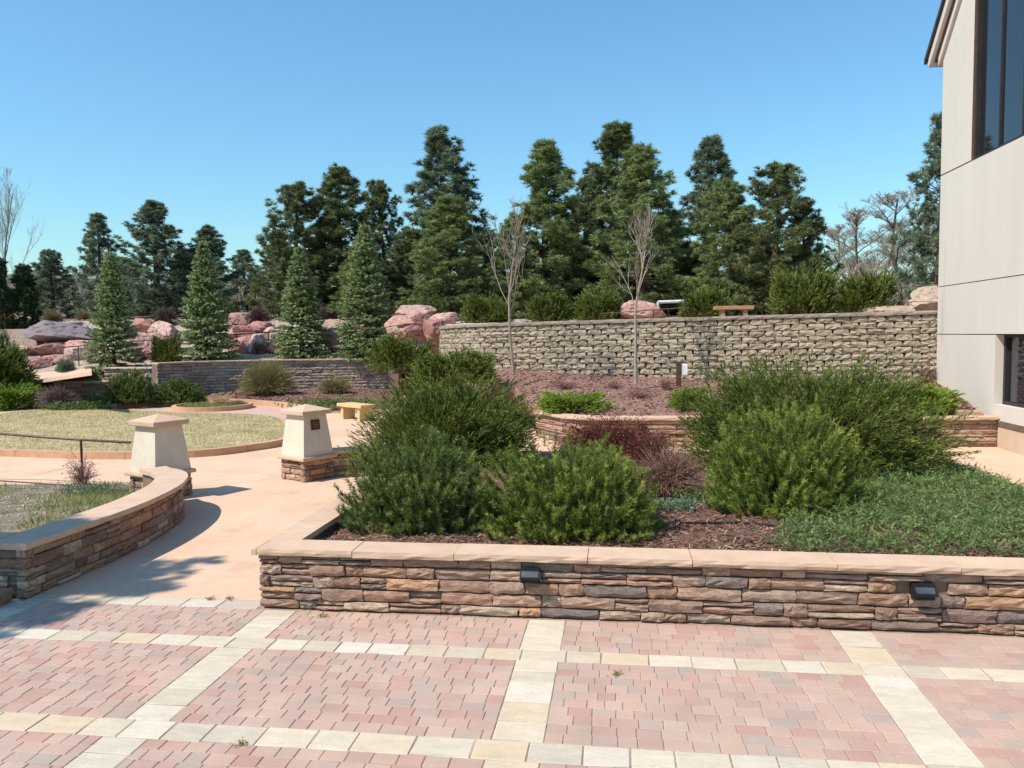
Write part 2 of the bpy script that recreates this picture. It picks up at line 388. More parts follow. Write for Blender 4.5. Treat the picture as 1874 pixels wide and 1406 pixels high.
def paver_mesh(p):
    k = (round((p[1]-p[0])*50), round((p[3]-p[2])*200), rp.randrange(3))
    if k not in PVL: PVL[k] = mesh('paver', *paver_geo((0, k[0]/50, 0, p[3]-p[2]), rp)); PVL[k].materials.append(M['paver'])
    return PVL[k], (p[1]-p[0])/(k[0]/50)
for p in pav[:300]:
    me, sx = paver_mesh(p)
    ob('paver', me, None, plaza, ((p[0]+p[1])/2, (p[2]+p[3])/2, rp.uniform(-.001, .0015)), (rp.uniform(-.007, .007), rp.uniform(-.007, .007), rp.uniform(-.006, .006)), (sx, 1, 1))
PV, PF, PR = [], [], []
for p in pav[300:]:
    V, F = paver_geo(p, rp); o = len(PV); cx, cy, dz = (p[0]+p[1])/2, (p[2]+p[3])/2, rp.uniform(-.001, .0015); tx, ty = rp.uniform(-.012, .012), rp.uniform(-.012, .012)
    PV += [(x+cx, y+cy, z+dz+tx*x+ty*y) for x, y, z in V]; PF += [tuple(i+o for i in f) for f in F]; PR += [rp.random()]*len(V)
struct('paver_field', mesh('paver_field', PV, PF, PR), 'paverj', plaza, 'stuff')
# poured path and patio, one sheet behind the plaza
struct('path', mesh('path', [(-5.75, 6.765, -.003), (14, 6.765, -.003), (40, 45, -.003), (-60, 45, -.003), (-60, 8, -.003), (-7, 6.765, -.003)], [(0, 1, 2, 3, 4, 5)]), 'peach')
struct('ground', mesh('ground', [(-6000, -3000, -.6), (6000, -3000, -.6), (6000, 7000, -.6), (-6000, 7000, -.6)], [(0, 1, 2, 3)]), 'litter')
pth = bpy.data.objects['path']
for L_ in ([gp(0, 881), gp(150, 884), gp(232, 900)], [gp(345, 893), gp(440, 884), gp(510, 874)], [gp(60, 870), gp(140, 852)], [(5.6, 11.6), (7.7, 11.4)], [(5.3, 14.5), (7.7, 14.4)]):
    P = Path(L_); V, F = [], []
    n = 12
    for i in range(n+1):
        a = P.off(P.L*i/n, -.006); b = P.off(P.L*i/n, .006); V += [(*a, .001), (*b, .001)]
        if i: F.append((2*i-2, 2*i-1, 2*i+1, 2*i))
    ob('control_joint', mesh('control_joint', V, F), 'peach2', pth)

# ------------------------------------------------------------------ front planter
ZC0, ZC1 = .489, .545
rw = random.Random(21)
def wall_core(parent, path, o0, o1, z0, z1, mat='mortar', step=.3, zf=None, s0=0.0, s1=0.0):
    return ob('core', mesh('core', *ribbon(path, s0, path.L-s1, o0, o1, z0, z1, step, 0, None, zf)), mat, parent)
pw = thing('planter_wall', 'long ledge-stone planter wall with pale cap beside the plaza, two lamps on its face', 'stone wall', (-3.15, 6.6, 0))
front = Path([(-3.16, 6.575), (5.5, 6.575)])
left = Path([(-3.16, 10.6), (-3.16, 6.575)])
wall_core(pw, front, -.24, -.045, -.05, ZC0-.002, s0=.06)
wall_core(pw, left, -.24, -.045, -.05, ZC0-.003, s1=.26)
LAMPS = [gp(970, 1053, .36), gp(1692, 1083, .36)]
lamp_x = [at(970, 1053, 6.62)[0], at(1692, 1083, 6.1)[0]]
lx = []
for px, py in ((970, 1053), (1692, 1083)):
    d = ray(px, py); t = 6.52/d[1]; lx.append((d[0]*t, CAMH+d[2]*t))
lay_stones(pw, front, 0.004, ZC0, 5, (.16, .52), .12, rw, STL, .015, skip=lambda s, z: any(abs(-3.16+s-x) < .02 and abs(z-zz) < .03 for x, zz in lx))
lay_stones(pw, left, 0.004, ZC0, 5, (.2, .5), .12, rw, STL, .0, s1=left.L-.1)
cap_run(pw, front, -.30, .045, ZC0, ZC1, (.85, 1.15), rw, s0=-.0, s1=front.L, rough=.007)
cap_run(pw, left, -.27, .04, ZC0, ZC1-.003, (.9, 1.2), rw, s0=0, s1=left.L-.263, rough=.006)
ob('cap_stone', mesh('cap_stone', *bevbox(-3.205, -3.162, 6.53, 6.83, ZC0, ZC1-.001, .006)), 'cap', pw)
for i, (x, z) in enumerate(lx):
    lm = thing('wall_light', ['black louvred wall light below the cap, nearer the planter corner', 'black louvred wall light below the cap, at the right end of the planter wall'][i], 'wall light', (x, 6.55, z), 'lights on the planter wall')
    w2 = .085
    hood = [(-w2, -.01, .045), (w2, -.01, .045), (w2, -.075, -.01), (-w2, -.075, -.01), (-w2, -.01, -.02), (w2, -.01, -.02), (w2, -.075, -.028), (-w2, -.075, -.028)]
    ob('hood', mesh('hood', hood, [(0, 3, 2, 1), (3, 7, 6, 2), (0, 4, 7, 3), (1, 2, 6, 5), (4, 5, 6, 7), (0, 1, 5, 4)]), 'black', lm, local=True)
    ob('face_plate', mesh('face_plate', [(-w2*.86, -.0155, .046), (w2*.86, -.0155, .046), (w2*.78, -.072, -.004), (-w2*.78, -.072, -.004)], [(0, 3, 2, 1)]), 'lampgrey', lm, local=True)
    ob('back_box', mesh('back_box', *box(-w2*.95, w2*.95, -.03, .06, -.07, .055)), 'black', lm, local=True)

# beds: surfaces given by height functions, with chips of bark on them
def bed(name, uv, mat, nx, ny):
    V = []; F = []
    for j in range(ny+1):
        for i in range(nx+1): V.append(uv(i/nx, j/ny))
    for j in range(ny):
        for i in range(nx):
            a = j*(nx+1)+i; F.append((a, a+1, a+nx+2, a+nx+1))
    return struct(name, mesh(name, V, F, smooth=True), mat)
def hash2(x, y):
    return .5*math.sin(2.3*x+1.7*y)+.3*math.sin(5.1*x-3.9*y+1)+.2*math.sin(9.7*x+7.1*y+2)
def pbz(x, y):
    e = min(x+2.9, y-6.82, 12.8-y)
    edge = max(0., min(1., (5.35-x)/.7))
    return (.40 + .03*hash2(x, y) + .06*min(1, max(0, e)))*edge + .01
bed('planter_bed', lambda a, b: ((lambda x, y: (x, y, pbz(x, y)))(-2.9+8.4*a, 6.82+6.6*b)), 'mulch', 90, 70)
def chips(name, n, posf, mat, rng, l0, l1, w, kind='stuff', label='loose shredded bark mulch chips'):
    V = np.zeros((n, 4, 3)); R = np.repeat(rng.random(n), 4)
    for i in range(n):
        p = posf(rng); a = rng.uniform(0, 6.283); l = rng.uniform(l0, l1); ww = w*rng.uniform(.5, 1.4); ti = rng.uniform(-.5, .5); ro = rng.uniform(-.7, .7)
        d = np.array([math.cos(a)*math.cos(ti), math.sin(a)*math.cos(ti), math.sin(ti)]); e = np.array([-math.sin(a)*math.cos(ro), math.cos(a)*math.cos(ro), math.sin(ro)])
        c = np.array(p)+[0, 0, .006+abs(math.sin(ti))*l*.4]
        V[i] = [c-d*l/2-e*ww/2, c+d*l/2-e*ww*.3, c+d*l/2+e*ww*.3, c-d*l/2+e*ww/2]
    o = struct(name, mesh(name, V.reshape(-1, 3), np.arange(4*n).reshape(n, 4), R), mat, None, kind, label); o['category'] = 'mulch'
    return o
nr = np.random.default_rng(3)
def pbpos(r):
    x = r.uniform(-2.88, 4.2); y = 6.84+ (r.random()**1.6)*3.5; return (x, y, pbz(x, y))
chips('mulch_chips', 15000, pbpos, 'chips', nr, .02, .085, .014, label='shredded bark mulch in the front planter')

# ------------------------------------------------------------------ curved wall on the left, its bed, the pillars and the rail
rc = random.Random(31)
cw = thing('curved_wall', 'curved ledge-stone wall with smooth cap sweeping from the plaza back to a pillar', 'stone wall', (-5.5, 8.4, 0))
cpts = [(-8.5, 6.58), (-5.43, 6.58), (-5.41, 7.3), (-5.41, 8.3), (-5.50, 9.1), (-5.68, 9.7), (-5.92, 10.2)]
cface = Path([cpts[1]] + cpts[1:][1:], 0)
cface = Path([(-5.43, 6.58), (-5.41, 7.0), (-5.40, 7.5), (-5.40, 8.0), (-5.43, 8.5), (-5.50, 9.0), (-5.62, 9.5), (-5.80, 9.95), (-6.0, 10.28), (-6.22, 10.5)])
cface = Path(cface.P[::1], 2)
chook = Path([(-6.22, 10.5), (-6.45, 10.62), (-6.62, 10.78)])
cleft = Path([(-8.5, 6.58), (-5.43, 6.58)])
wall_core(cw, cface, -.30, -.04, -.05, .472, step=.15, s0=.31)
wall_core(cw, cleft, -.30, -.04, -.05, .470, s1=.05)
wall_core(cw, chook, -.28, -.04, -.05, .471)
lay_stones(cw, cface, .004, .47, 5, (.16, .42), .11, rc, STL, .0, split=.25)
lay_stones(cw, cleft, .004, .47, 5, (.18, .45), .11, rc, STL, .0, s0=1.6)
lay_stones(cw, chook, .004, .47, 5, (.14, .3), .10, rc, STL, .0)
lay_stones(cw, Path([(-6.55, 10.5), (-6.25, 10.3), (-5.95, 9.8)]), .15, .47, 3, (.14, .3), .08, rc, STL, .0)
cap_run(cw, cface, -.36, .05, .474, .53, (.75, 1.05), rc, rough=.005, step=.1, s0=.0)
cap_run(cw, cleft, -.36, .05, .473, .528, (.9, 1.1), rc, rough=.005, s1=cleft.L-.37)
ob('cap_stone', mesh('cap_stone', *bevbox(-5.795, -5.385, 6.532, 6.94, .4735, .527, .006)), 'cap', cw)
cap_run(cw, chook, -.32, .05, .472, .529, (.5, .6), rc, rough=.004, s0=.0)
tag(ob('low_kerb', mesh('low_kerb', *bevbox(-8.6, -5.52, 6.2, 6.49, -.05, .14, .02)), 'mortar'), 'low shaded stone kerb at the foot of the curved wall', 'kerb')
def lbz(x, y):
    return .05 + .28*max(0, min(1, (10.9-y)/2.0)) + .02*hash2(x, y) - .10*max(0, min(1, (-9.2-x)/2))
lbp = [gp(0, 884), gp(90, 887), gp(150, 890), gp(232, 903)]
def lbed(a, b):
    y = 6.9 + (11.75-6.9)*b
    xr = cface.at(0)[0][0]-.2
    best = min(range(len(cface.P)), key=lambda i: abs(cface.P[i][1]-y)); xr = cface.P[best][0]-.33
    if y > 10.3: xr = -6.3-(y-10.3)*.75
    x = xr - (1-a)*7
    return (x, y + .25*(1-a)*b, lbz(x, y))
bed('garden_bed', lbed, 'soil', 40, 30)
def pillar(label, near, ldir, plaque, rng):
    """square tapered pillar; near is its nearest base corner, ldir points along its lit left face"""
    near = np.array(near[:2]); l = np.array(ldir, float); l /= np.linalg.norm(l); r = np.array([l[1], -l[0]])
    if r[1] < 0: r = -r
    W = .64; c = near + (l+r)*W/2; ang = math.atan2(-l[1], -l[0])
    t = thing('gate_pillar', label, 'pillar', (c[0], c[1], 0), 'pillars at the garden entrance')
    def sq(h, z): return [(c[0]+(a*(-l[0])+b*r[0])*h, c[1]+(a*(-l[1])+b*r[1])*h, z) for a, b in ((-1, -1), (1, -1), (1, 1), (-1, 1))]
    def loft(secs):
        V = []; F = []
        for h, z in secs: V += sq(h, z)
        for k in range(len(secs)-1):
            for i in range(4): F.append((k*4+i, k*4+(i+1) % 4, k*4+4+(i+1) % 4, k*4+4+i))
        F += [(3, 2, 1, 0), tuple(len(V)-4+i for i in range(4))]
        return V, F
    ob('base_core', mesh('base_core', *loft([(.27, -.03), (.27, .352)])), 'mortar', t)
    q = [np.array(p[:2]) for p in sq(.315, 0)]
    for i in range(4):
        lay_stones(t, Path([q[i], q[(i+1) % 4]]), .004, .35, 4, (.16, .36), .09, rng, STL, .0, split=.15)
    ob('ledge', mesh('ledge', *loft([(.355, .352), (.36, .375), (.352, .405), (.345, .408)])), 'cap', t)
    ob('body', mesh('body', *loft([(.305, .408), (.305, .43), (.228, 1.10)])), 'stucco', t)
    ob('cap', mesh('cap', *loft([(.30, 1.10), (.305, 1.11), (.305, 1.165), (.30, 1.172), (.012, 1.262)])), 'cap', t)
    if plaque:
        n = -l
        n = np.array([r[1], -r[0]]) if False else None
        # right-hand face: outward normal is -(left dir)
        fn = -l; up = np.array([fn[0]*.115, fn[1]*.115, 1.0]); up[:2] = -fn*.115
        fc = np.array([*(c + fn*.251 - r*.02), .93]); sx = np.array([*r, 0])
        up = up/np.linalg.norm(up); nn = np.cross(sx, up); nn = nn if nn[:2] @ fn > 0 else -nn
        def plate(w, h, o, e, cz=0): return [tuple(fc+sx*a*w+up*(b*h+cz)+nn*k) for k in (o, e) for a, b in ((-1, -1), (1, -1), (1, 1), (-1, 1))]
        BF = [(0, 3, 2, 1), (4, 5, 6, 7), (0, 1, 5, 4), (1, 2, 6, 5), (2, 3, 7, 6), (3, 0, 4, 7)]
        pl = ob('plaque', mesh('plaque', plate(.085, .085, 0, .02), BF), 'plaque', t)
        for k in (.035, .0, -.035): ob('raised_line', mesh('raised_line', plate(.055-.01*abs(k*20), .006, .019, .023, k), BF), 'plaque2', pl)
    return t
lp = pillar('tapered stucco pillar joined to the hooked end of the curved wall', (-6.72, 10.74), (-.63, .27), False, rc)
rpil = pillar('tapered stucco pillar with bronze plaque on its shaded face', (-5.13, 12.41), (-.6, .35), True, rc)
sw = thing('seat_wall', 'low stone seat wall running from the plaque pillar behind the pines', 'stone wall', (-4.6, 13.3, 0))
swp = Path([(-4.86, 12.98), (-4.3, 13.32), (-3.4, 13.8), (-2.4, 14.1)], 1)
wall_core(sw, swp, -.3, -.03, -.04, .40); lay_stones(sw, swp, .004, .40, 5, (.16, .36), .09, rc, STL, .0, split=.2)
cap_run(sw, swp, -.36, .05, .402, .455, (.8, 1.0), rc, rough=.004)
# rail along the left bed
rl = thing('hand_rail', 'thin brown metal rail with one post left of the curved wall', 'railing', (-9, 12.1, 0))
A = [at(-260, 786, 13.6), at(0, 794, 13.2), at(75, 800, 13.0), at(148, 805, 12.9), at(238, 810, 12.35)]
ob('top_rail', mesh('top_rail', *tube(A, [.022]*5, 6)), 'rail', rl)
pb = at(148, 805, 12.9)
ob('post', mesh('post', *tube([(pb[0], pb[1], -.03), (pb[0], pb[1], pb[2])], [.02, .02], 6)), 'rail', rl)
B = [at(-260, 872, 13.0), at(0, 880, 12.6), at(148, 890, 12.3), at(235, 899, 11.9)]
ob('lower_rail', mesh('lower_rail', *tube(B, [.012]*4, 6)), 'rail', rl)

# ------------------------------------------------------------------ lawn, ring patio
lawn_pts = [gp(-700, 815), gp(-300, 828), gp(0, 835), gp(120, 840), gp(236, 841), gp(335, 839), gp(400, 834), gp(444, 828), gp(514, 818), gp(545, 806), gp(540, 790), gp(520, 774), gp(480, 766), gp(420, 763), gp(340, 762), gp(260, 758), gp(180, 754), gp(60, 752), gp(-200, 752), gp(-700, 756)]
kerb = Path(lawn_pts[:12], 2)
lp_ = Path(lawn_pts, 2)
cx_, cy_ = np.mean(lp_.P, axis=0)
V = [(cx_, cy_, .11)] + [(x, y, .105) for x, y in lp_.P]; n = len(lp_.P)
struct('lawn', mesh('lawn', V, [(0, 1+i, 1+(i+1) % n) for i in range(n)]), 'lawn')
lk = thing('lawn_kerb', 'peach concrete kerb curving round the dry lawn', 'kerb', (*kerb.at(kerb.L/2)[0], 0))
cap_run(lk, kerb, -.14, .0, -.02, .14, (2.4, 3.2), rc, 'kerb_segment', 'peach2', 0, .012, step=.2)
def inside(x, y, P):
    c = False; j = len(P)-1
    for i in range(len(P)):
        if (P[i][1] > y) != (P[j][1] > y) and x < (P[j][0]-P[i][0])*(y-P[i][1])/(P[j][1]-P[i][1])+P[i][0]: c = not c
        j = i
    return c
def blades(name, pts, h, wd, mat, rng, lean=.5, label=None, cat='grass', parent=None, kind='stuff'):
    P = np.asarray(pts); n = len(P); a = rng.uniform(0, 6.283, n); hh = h*rng.uniform(.5, 1.3, n); l = rng.normal(0, lean, (n, 2))*hh[:, None]
    s = np.stack([np.cos(a), np.sin(a), 0*a], 1)*wd*rng.uniform(.6, 1.4, (n, 1))/2
    tip = P + np.concatenate([l, hh[:, None]], 1)
    V = np.stack([P-s, P+s, tip], 1).reshape(-1, 3)
    o = struct(name, mesh(name, V, np.arange(3*n).reshape(n, 3), np.repeat(rng.random(n), 3)), mat, parent, kind, label)
    if not parent: o['category'] = cat
    return o
bp = []
while len(bp) < 70000:
    x = nr.uniform(-19, -6.5); y = nr.uniform(14.4, 25)
    if inside(x, y, lp_.P): bp.append((x, y, .105))
blades('lawn_grass', bp, .035, .013, 'blades', nr, .9, 'short dry yellow-green grass on the lawn')
wp = []
while len(wp) < 9000:
    a, b = nr.random(), nr.random(); p = lbed(a**.6, b)
    if hash2(p[0]*1.3+2, p[1]*1.1) > nr.uniform(-.5, .6): wp.append(p)
blades('wild_grass', wp, .085, .009, 'wild', nr, .6, 'patchy dry and green grass in the bed behind the curved wall')
def pebbles(name, pts, r0, r1, mat, rng, label, parent=None):
    n = len(pts); base = np.array([(1, 0, 0), (0, 1, 0), (-1, 0, 0), (0, -1, 0), (0, 0, .7), (0, 0, -.5)])
    fac = np.array([(0, 1, 4), (1, 2, 4), (2, 3, 4), (3, 0, 4), (1, 0, 5), (2, 1, 5), (3, 2, 5), (0, 3, 5)])
    sz = rng.uniform(r0, r1, (n, 1, 1))*rng.uniform(.6, 1.3, (n, 6, 3)); a = rng.uniform(0, 6.283, n)
    B = base[None]*sz; X = B[..., 0]*np.cos(a)[:, None]-B[..., 1]*np.sin(a)[:, None]; Y = B[..., 0]*np.sin(a)[:, None]+B[..., 1]*np.cos(a)[:, None]
    V = np.stack([X, Y, B[..., 2]], 2)+np.asarray(pts)[:, None]
    F = (fac[None]+6*np.arange(n)[:, None, None]).reshape(-1, 3)
    o = struct(name, mesh(name, V.reshape(-1, 3), F, np.repeat(rng.random(n), 6)), mat, parent, 'stuff', label)
    if not parent: o['category'] = 'gravel'
    return o
pebbles('bed_gravel', [lbed(nr.random()**.6, nr.random()) for _ in range(1500)], .008, .03, 'pebble', nr, 'pale gravel scattered in the bed behind the curved wall')
# ring patio
rc_ = gp(390, 748); rcx, rcy = rc_[0], rc_[1]
pat = [gp(230, 758), gp(205, 752), gp(250, 746), gp(310, 741), gp(380, 739), gp(450, 741), gp(520, 747), gp(560, 752), gp(600, 775), gp(545, 790), gp(480, 767), gp(400, 764), gp(300, 761)]
V = [(p[0], p[1], .004) for p in pat]
struct('ring_patio', mesh('ring_patio', V, [tuple(range(len(V)))[::-1]]), 'ringpave')
rk = thing('ring_kerb', 'arched pink concrete kerb behind the round flower bed', 'kerb', (*gp(380, 737)[:2], 0))
rkp = Path([gp(206, 751), gp(240, 746), gp(300, 741), gp(380, 739), gp(450, 741), gp(520, 747), gp(560, 753)], 2)
cap_run(rk, rkp, -.16, .0, -.02, .19, (2.2, 2.8), rc, 'kerb_segment', 'peach2', 0, .012, step=.2)
rb = thing('round_flower_bed', 'small round kerbed flower bed in the ring patio', 'flower bed', (rcx, rcy, 0))
circ = Path([(rcx+1.3*math.cos(a), rcy+1.3*math.sin(a)) for a in np.linspace(0, 2*math.pi, 49)])
ob('kerb_ring', mesh('kerb_ring', *ribbon(circ, 0, circ.L, -.13, 0, -.02, .15, .2)), 'peach2', rb)
V = [(rcx, rcy, .14)]+[(rcx+1.2*math.cos(a), rcy+1.2*math.sin(a), .10) for a in np.linspace(0, 2*math.pi, 32, endpoint=False)]
ob('soil', mesh('soil', V, [(0, 1+i, 1+(i+1) % 32) for i in range(32)]), 'soil', rb)
cpz = [(rcx+math.sqrt(nr.random())*1.15*math.cos(a), rcy+math.sqrt(nr.random())*1.15*math.sin(a), .11) for a in nr.uniform(0, 6.28, 2600)]
blades('ground_plants', cpz, .09, .03, 'wild', nr, .7, None, parent=rb)

# ------------------------------------------------------------------ stone walls at the back
rbk = random.Random(41)
def ledge_wall(name, label, pts, z0, z1, rows, lens, lib, cat='stone wall', capz=.06, over=.05, smooth=0, depth=.12, caplen=(1.2, 1.8), split=.12, s0=0):
    P = Path(pts, smooth); c = P.at(P.L/2)[0]
    t = thing(name, label, cat, (c[0], c[1], z0))
    wall_core(t, P, -.34, -.05, z0-.1, z1-.003); lay_stones(t, P, z0, z1, rows, lens, depth, rbk, lib, 0, split=split, s0=s0)
    cap_run(t, P, -.40, over, z1, z1+capz, caplen, rbk, rough=.006)
    return t, P
zb = 1.45
bwl = at(288, 664, 29.0); bwm = at(392, 660, 31.0); bwr = at(720, 657, 32.2)
backwall, bwp = ledge_wall('garden_wall', 'long stacked-stone garden wall behind the ring patio, broom shrub before it', [bwl, bwm*.75+bwl*.25, bwm*.8+bwr*.2, bwr], .05, zb, 12, (.28, .62), STL2, smooth=1, split=.05)
ob('end_block', mesh('end_block', *box(bwr[0]-.15, bwr[0]+.28, bwr[1]-.3, bwr[1]+.25, .2, zb-.02)), 'mortar', backwall)
wa0, wa1 = at(190, 678, 29.6), at(283, 674, 29.3)
ledge_wall('garden_wall', 'short dark stone wall stepping down left of the long garden wall', [wa0, wa1], .3, 1.28, 7, (.3, .8), STL2)
wb0, wb1 = at(112, 703, 28.4), at(190, 698, 28.0)
ledge_wall('garden_wall', 'lower dark stone wall step behind the purple shrub', [wb0, wb1], .1, .84, 5, (.3, .8), STL2)
wc0, wc1 = at(62, 729, 26.9), at(87, 724, 26.6)
ledge_wall('garden_wall', 'lowest stub of stepped stone wall beside the yellow-green juniper', [wc0, wc1], -.02, .42, 3, (.3, .6), STL2)
def kz(px, py, z):
    p = gp(px, py); q = p*(1+.16/np.linalg.norm(p[:2])); return np.array([q[0], q[1], z])
sbf = np.array([gp(-500, 756, .08), gp(-200, 752, .08), gp(0, 751, .08), gp(100, 752, .08), gp(200, 751, .08), kz(250, 745, .13), kz(300, 741, .14), kz(380, 739, .14), kz(450, 741, .14), kz(520, 747, .14), kz(562, 753, .10), kz(640, 752, -.02), kz(720, 752, -.02)])
sbb = np.array([(*at(px, 720, v)[:2], z) for px, v, z in ((-500, 28.5, .5), (-200, 28, .5), (0, 27.6, .45), (100, 28.3, .4), (190, 29, .4), (250, 29.3, .35), (300, 29.4, .3), (385, 31.0, .3), (450, 31.2, .3), (520, 31.5, .3), (580, 31.7, .3), (640, 32, .3), (725, 32.3, .3))])
def shrubbed(a, b):
    k = a*(len(sbf)-1); i = min(int(k), len(sbf)-2); t = k-i
    p = (sbf[i]*(1-t)+sbf[i+1]*t)*(1-b)+(sbb[i]*(1-t)+sbb[i+1]*t)*b; p[2] += .03*hash2(p[0], p[1])*math.sin(math.pi*b); return tuple(p)
bed('shrub_bed', shrubbed, 'mulch', 72, 10)
chips('shrub_bed_chips', 3500, lambda r: shrubbed(.2+.8*r.random(), r.random()), 'chips2', nr, .05, .14, .04, label='bark mulch in the bed behind the lawn and ring patio')
# low wall before the upper mulch bed
lw, lwp = ledge_wall('low_wall', 'low stone wall with pale cap before the reddish mulch slope', [(-1.95, 18.5), (-1.2, 17.35), (-.7, 16.98), (.2, 16.98), (3, 17.1), (6.4, 17.3), (7.69, 17.36)], .0, .56, 6, (.25, .7), STL, smooth=0)
tag(ob('wall_lantern', mesh('wall_lantern', *bevbox(-.09, .09, -.1, .0, -.05, .06, .03)), 'black', None, (at(1176, 780, 16.9)[0], 17.0, .40)), 'small dark light on the low wall above the barberry', 'wall light')

# ------------------------------------------------------------------ block retaining wall
rb2 = random.Random(51)
bw_px = [(805, 25.6), (818, 24.6), (838, 23.7), (880, 22.9), (940, 22.4), (1080, 21.7), (1240, 21.0), (1500, 20.1), (1716, 19.5)]
BWP = Path([at(px, 640, v) for px, v in bw_px], 2)
BH = .156; ZT = 2.80
def bz(s): return -.20*(1-s/BWP.L)            # the courses fall slightly to the left
blk = thing('block_wall', 'tall curved retaining wall of split-face concrete blocks below the terrace', 'retaining wall', (*BWP.at(BWP.L/2)[0], 1.0))
wall_core(blk, BWP, -.45, -.13, .3, ZT-.002, 'blockgap', zf=bz)
rows = 11
cells = []
for r in range(rows):
    s = -(.2 if r % 2 else 0)-rb2.uniform(0, .05)
    while s < BWP.L-.05:
        l = .405; a, b = max(s, 0.0), min(s+l, BWP.L)
        if b-a > .08: cells.append((r, a, b))
        s += l
keep = sorted(cells, key=lambda c: c[0])[:]
shown = [c for c in cells if c[0] >= 0]
def block(r, a, b, parent):
    z = ZT-.01-(rows-r)*BH; m = (a+b)/2
    pa, pb = BWP.at(a)[0], BWP.at(b)[0]; ang = math.atan2(pb[1]-pa[1], pb[0]-pa[0]); n = np.array([math.sin(ang), -math.cos(ang)])
    q = (pa+pb)/2 + n*(-.13 + .012*(rows-r) + rb2.uniform(-.012, .012))
    return q, z+BH/2+bz(m), ang, np.linalg.norm(pb-pa)
vis = [c for c in cells if c[0] >= 2]; hid = [c for c in cells if c[0] < 2]
vis.sort(key=lambda c: -c[0]); extra = vis[300:]; vis = vis[:300]
for c in vis:
    q, z, ang, wd = block(*c, blk)
    ob('wall_block', rb2.choice(BLL), None, blk, (q[0], q[1], z), (0, 0, ang), (wd-.004, .26, BH-.004))
JV, JF = [], []
for c in extra+hid:
    q, z, ang, wd = block(*c, blk); me = rb2.choice(BLL); o = len(JV); ca, sa = math.cos(ang), math.sin(ang)
    for v in me.vertices:
        x, y, zz = v.co.x*(wd-.006), v.co.y*.26, v.co.z*(BH-.006); JV.append((q[0]+x*ca-y*sa, q[1]+x*sa+y*ca, z+zz))
    JF += [tuple(i+o for i in p.vertices) for p in me.polygons]
j = ob('lower_courses', mesh('lower_courses', JV, JF), 'block', blk); j['kind'] = 'stuff'
cap_run(blk, BWP, -.42, .03, ZT-.008, ZT+.085, (.42, .48), rb2, 'cap_block', 'blockcap', rough=.008, gap=.006, step=.15, zf=bz)

# ------------------------------------------------------------------ upper mulch bed
bf = [(7.69, 17.7, .5), (5.5, 17.5, .5), (3, 17.35, .5), (.8, 17.25, .5), (-.6, 17.25, .5), (-1.7, 18.7, .45), (-3.2, 21.5, .25), (-5.6, 25.5, .12), (-8.0, 31.6, .12)]
bbk = [BWP.off(BWP.L*k, -.02) for k in (1, .82, .62, .45, .3, .16, .07, .0)]
bb = [(*bbk[0], 1.12), (*bbk[1], 1.17), (*bbk[2], 1.2), (*bbk[3], 1.28), (*bbk[4], 1.42), (*bbk[5], 1.5), (*bbk[6], 1.7), (*bbk[7], 1.9), (-7.4, 32.2, 1.40)]
bf, bb = np.array(bf), np.array(bb)
def lerp(P, t):
    k = t*(len(P)-1); i = min(int(k), len(P)-2); return P[i]*(1-k+i)+P[i+1]*(k-i)
def mslope(a, b):
    p = lerp(bf, a)*(1-b)+lerp(bb, a)*b
    p[2] += .05*math.sin(math.pi*b)+.03*hash2(p[0], p[1])*math.sin(math.pi*min(1, b*1.2)); return tuple(p)
bed('mulch_slope', mslope, 'mulch2', 90, 24)
chips('slope_chips', 9000, lambda r: mslope(r.random()**1.6*.75, r.random()), 'chips2', nr, .03, .11, .03, label='reddish bark mulch on the slope below the block wall')
def mz(x, y):                                # height of that slope at a point
    best = min(((a, b) for a in np.linspace(0, 1, 46) for b in np.linspace(0, 1, 16)), key=lambda t: (lambda p: (p[0]-x)**2+(p[1]-y)**2)(mslope(*t)))
    return mslope(*best)[2]

# ------------------------------------------------------------------ terrain behind the walls
def smooth01(t): t = max(0., min(1., t)); return t*t*(3-2*t)
def uvof(x, y): return x*math.cos(YAW)+y*math.sin(YAW), -x*math.sin(YAW)+y*math.cos(YAW)
def xyof(u, v): return u*math.cos(YAW)-v*math.sin(YAW), u*math.sin(YAW)+v*math.cos(YAW)
def ground_h(x, y):
    u, v = uvof(x, y)
    lf = 1.40 + .28*smooth01((v-32.5)/2) + 1.6*smooth01((v-34.2)/4.2) + .9*smooth01((v-39)/20)
    lf -= 1.15*smooth01((-12.5-u)/3)*smooth01((34-v)/6)
    rt = 2.72 + .35*smooth01((v-26)/10) + 1.0*smooth01((v-36)/22)
    k = smooth01((u+5.5)/3.6)
    return lf*(1-k)+rt*k + .05*hash2(x*.7, y*.7)
fl = [xyof(-60, 27.2), xyof(-30, 27.0), tuple(at(-30, 735, 26.8)[:2]), tuple(wc1[:2]), tuple(wb1[:2]+[0, .12]), tuple(wa1[:2]+[-.1, .15]), tuple(bwl[:2]+[-.15, .1])]
fl += [tuple(bwp.off(bwp.L*k, -.15)) for k in np.linspace(.1, 1, 7)] + [(-7.0, 31.0), (-6.2, 28.8)]
fl += [tuple(BWP.off(BWP.L*k, -.2)) for k in np.linspace(0, 1, 26)] + [(9, 20.8), (30, 20.5), (60, 20)]
TP = Path(fl); NS, NT = 240, 70; V = []; F = []
tt = [0, .05, .15, .3] + list(.5*(1.075**np.arange(1, NT-2))-.2)
for i in range(NS+1):
    p = TP.at(TP.L*i/NS)[0]
    for t in tt:
        k = 1+t/26
        u, v = uvof(*p); x, y = xyof(u*k, v+t); z = ground_h(x, y)
        if t == 0: z -= .35
        if t > 60: z = z
        V.append((x, y, z))
nT = len(tt)
for i in range(NS):
    for j in range(nT-1): F.append((i*nT+j, (i+1)*nT+j, (i+1)*nT+j+1, i*nT+j+1))
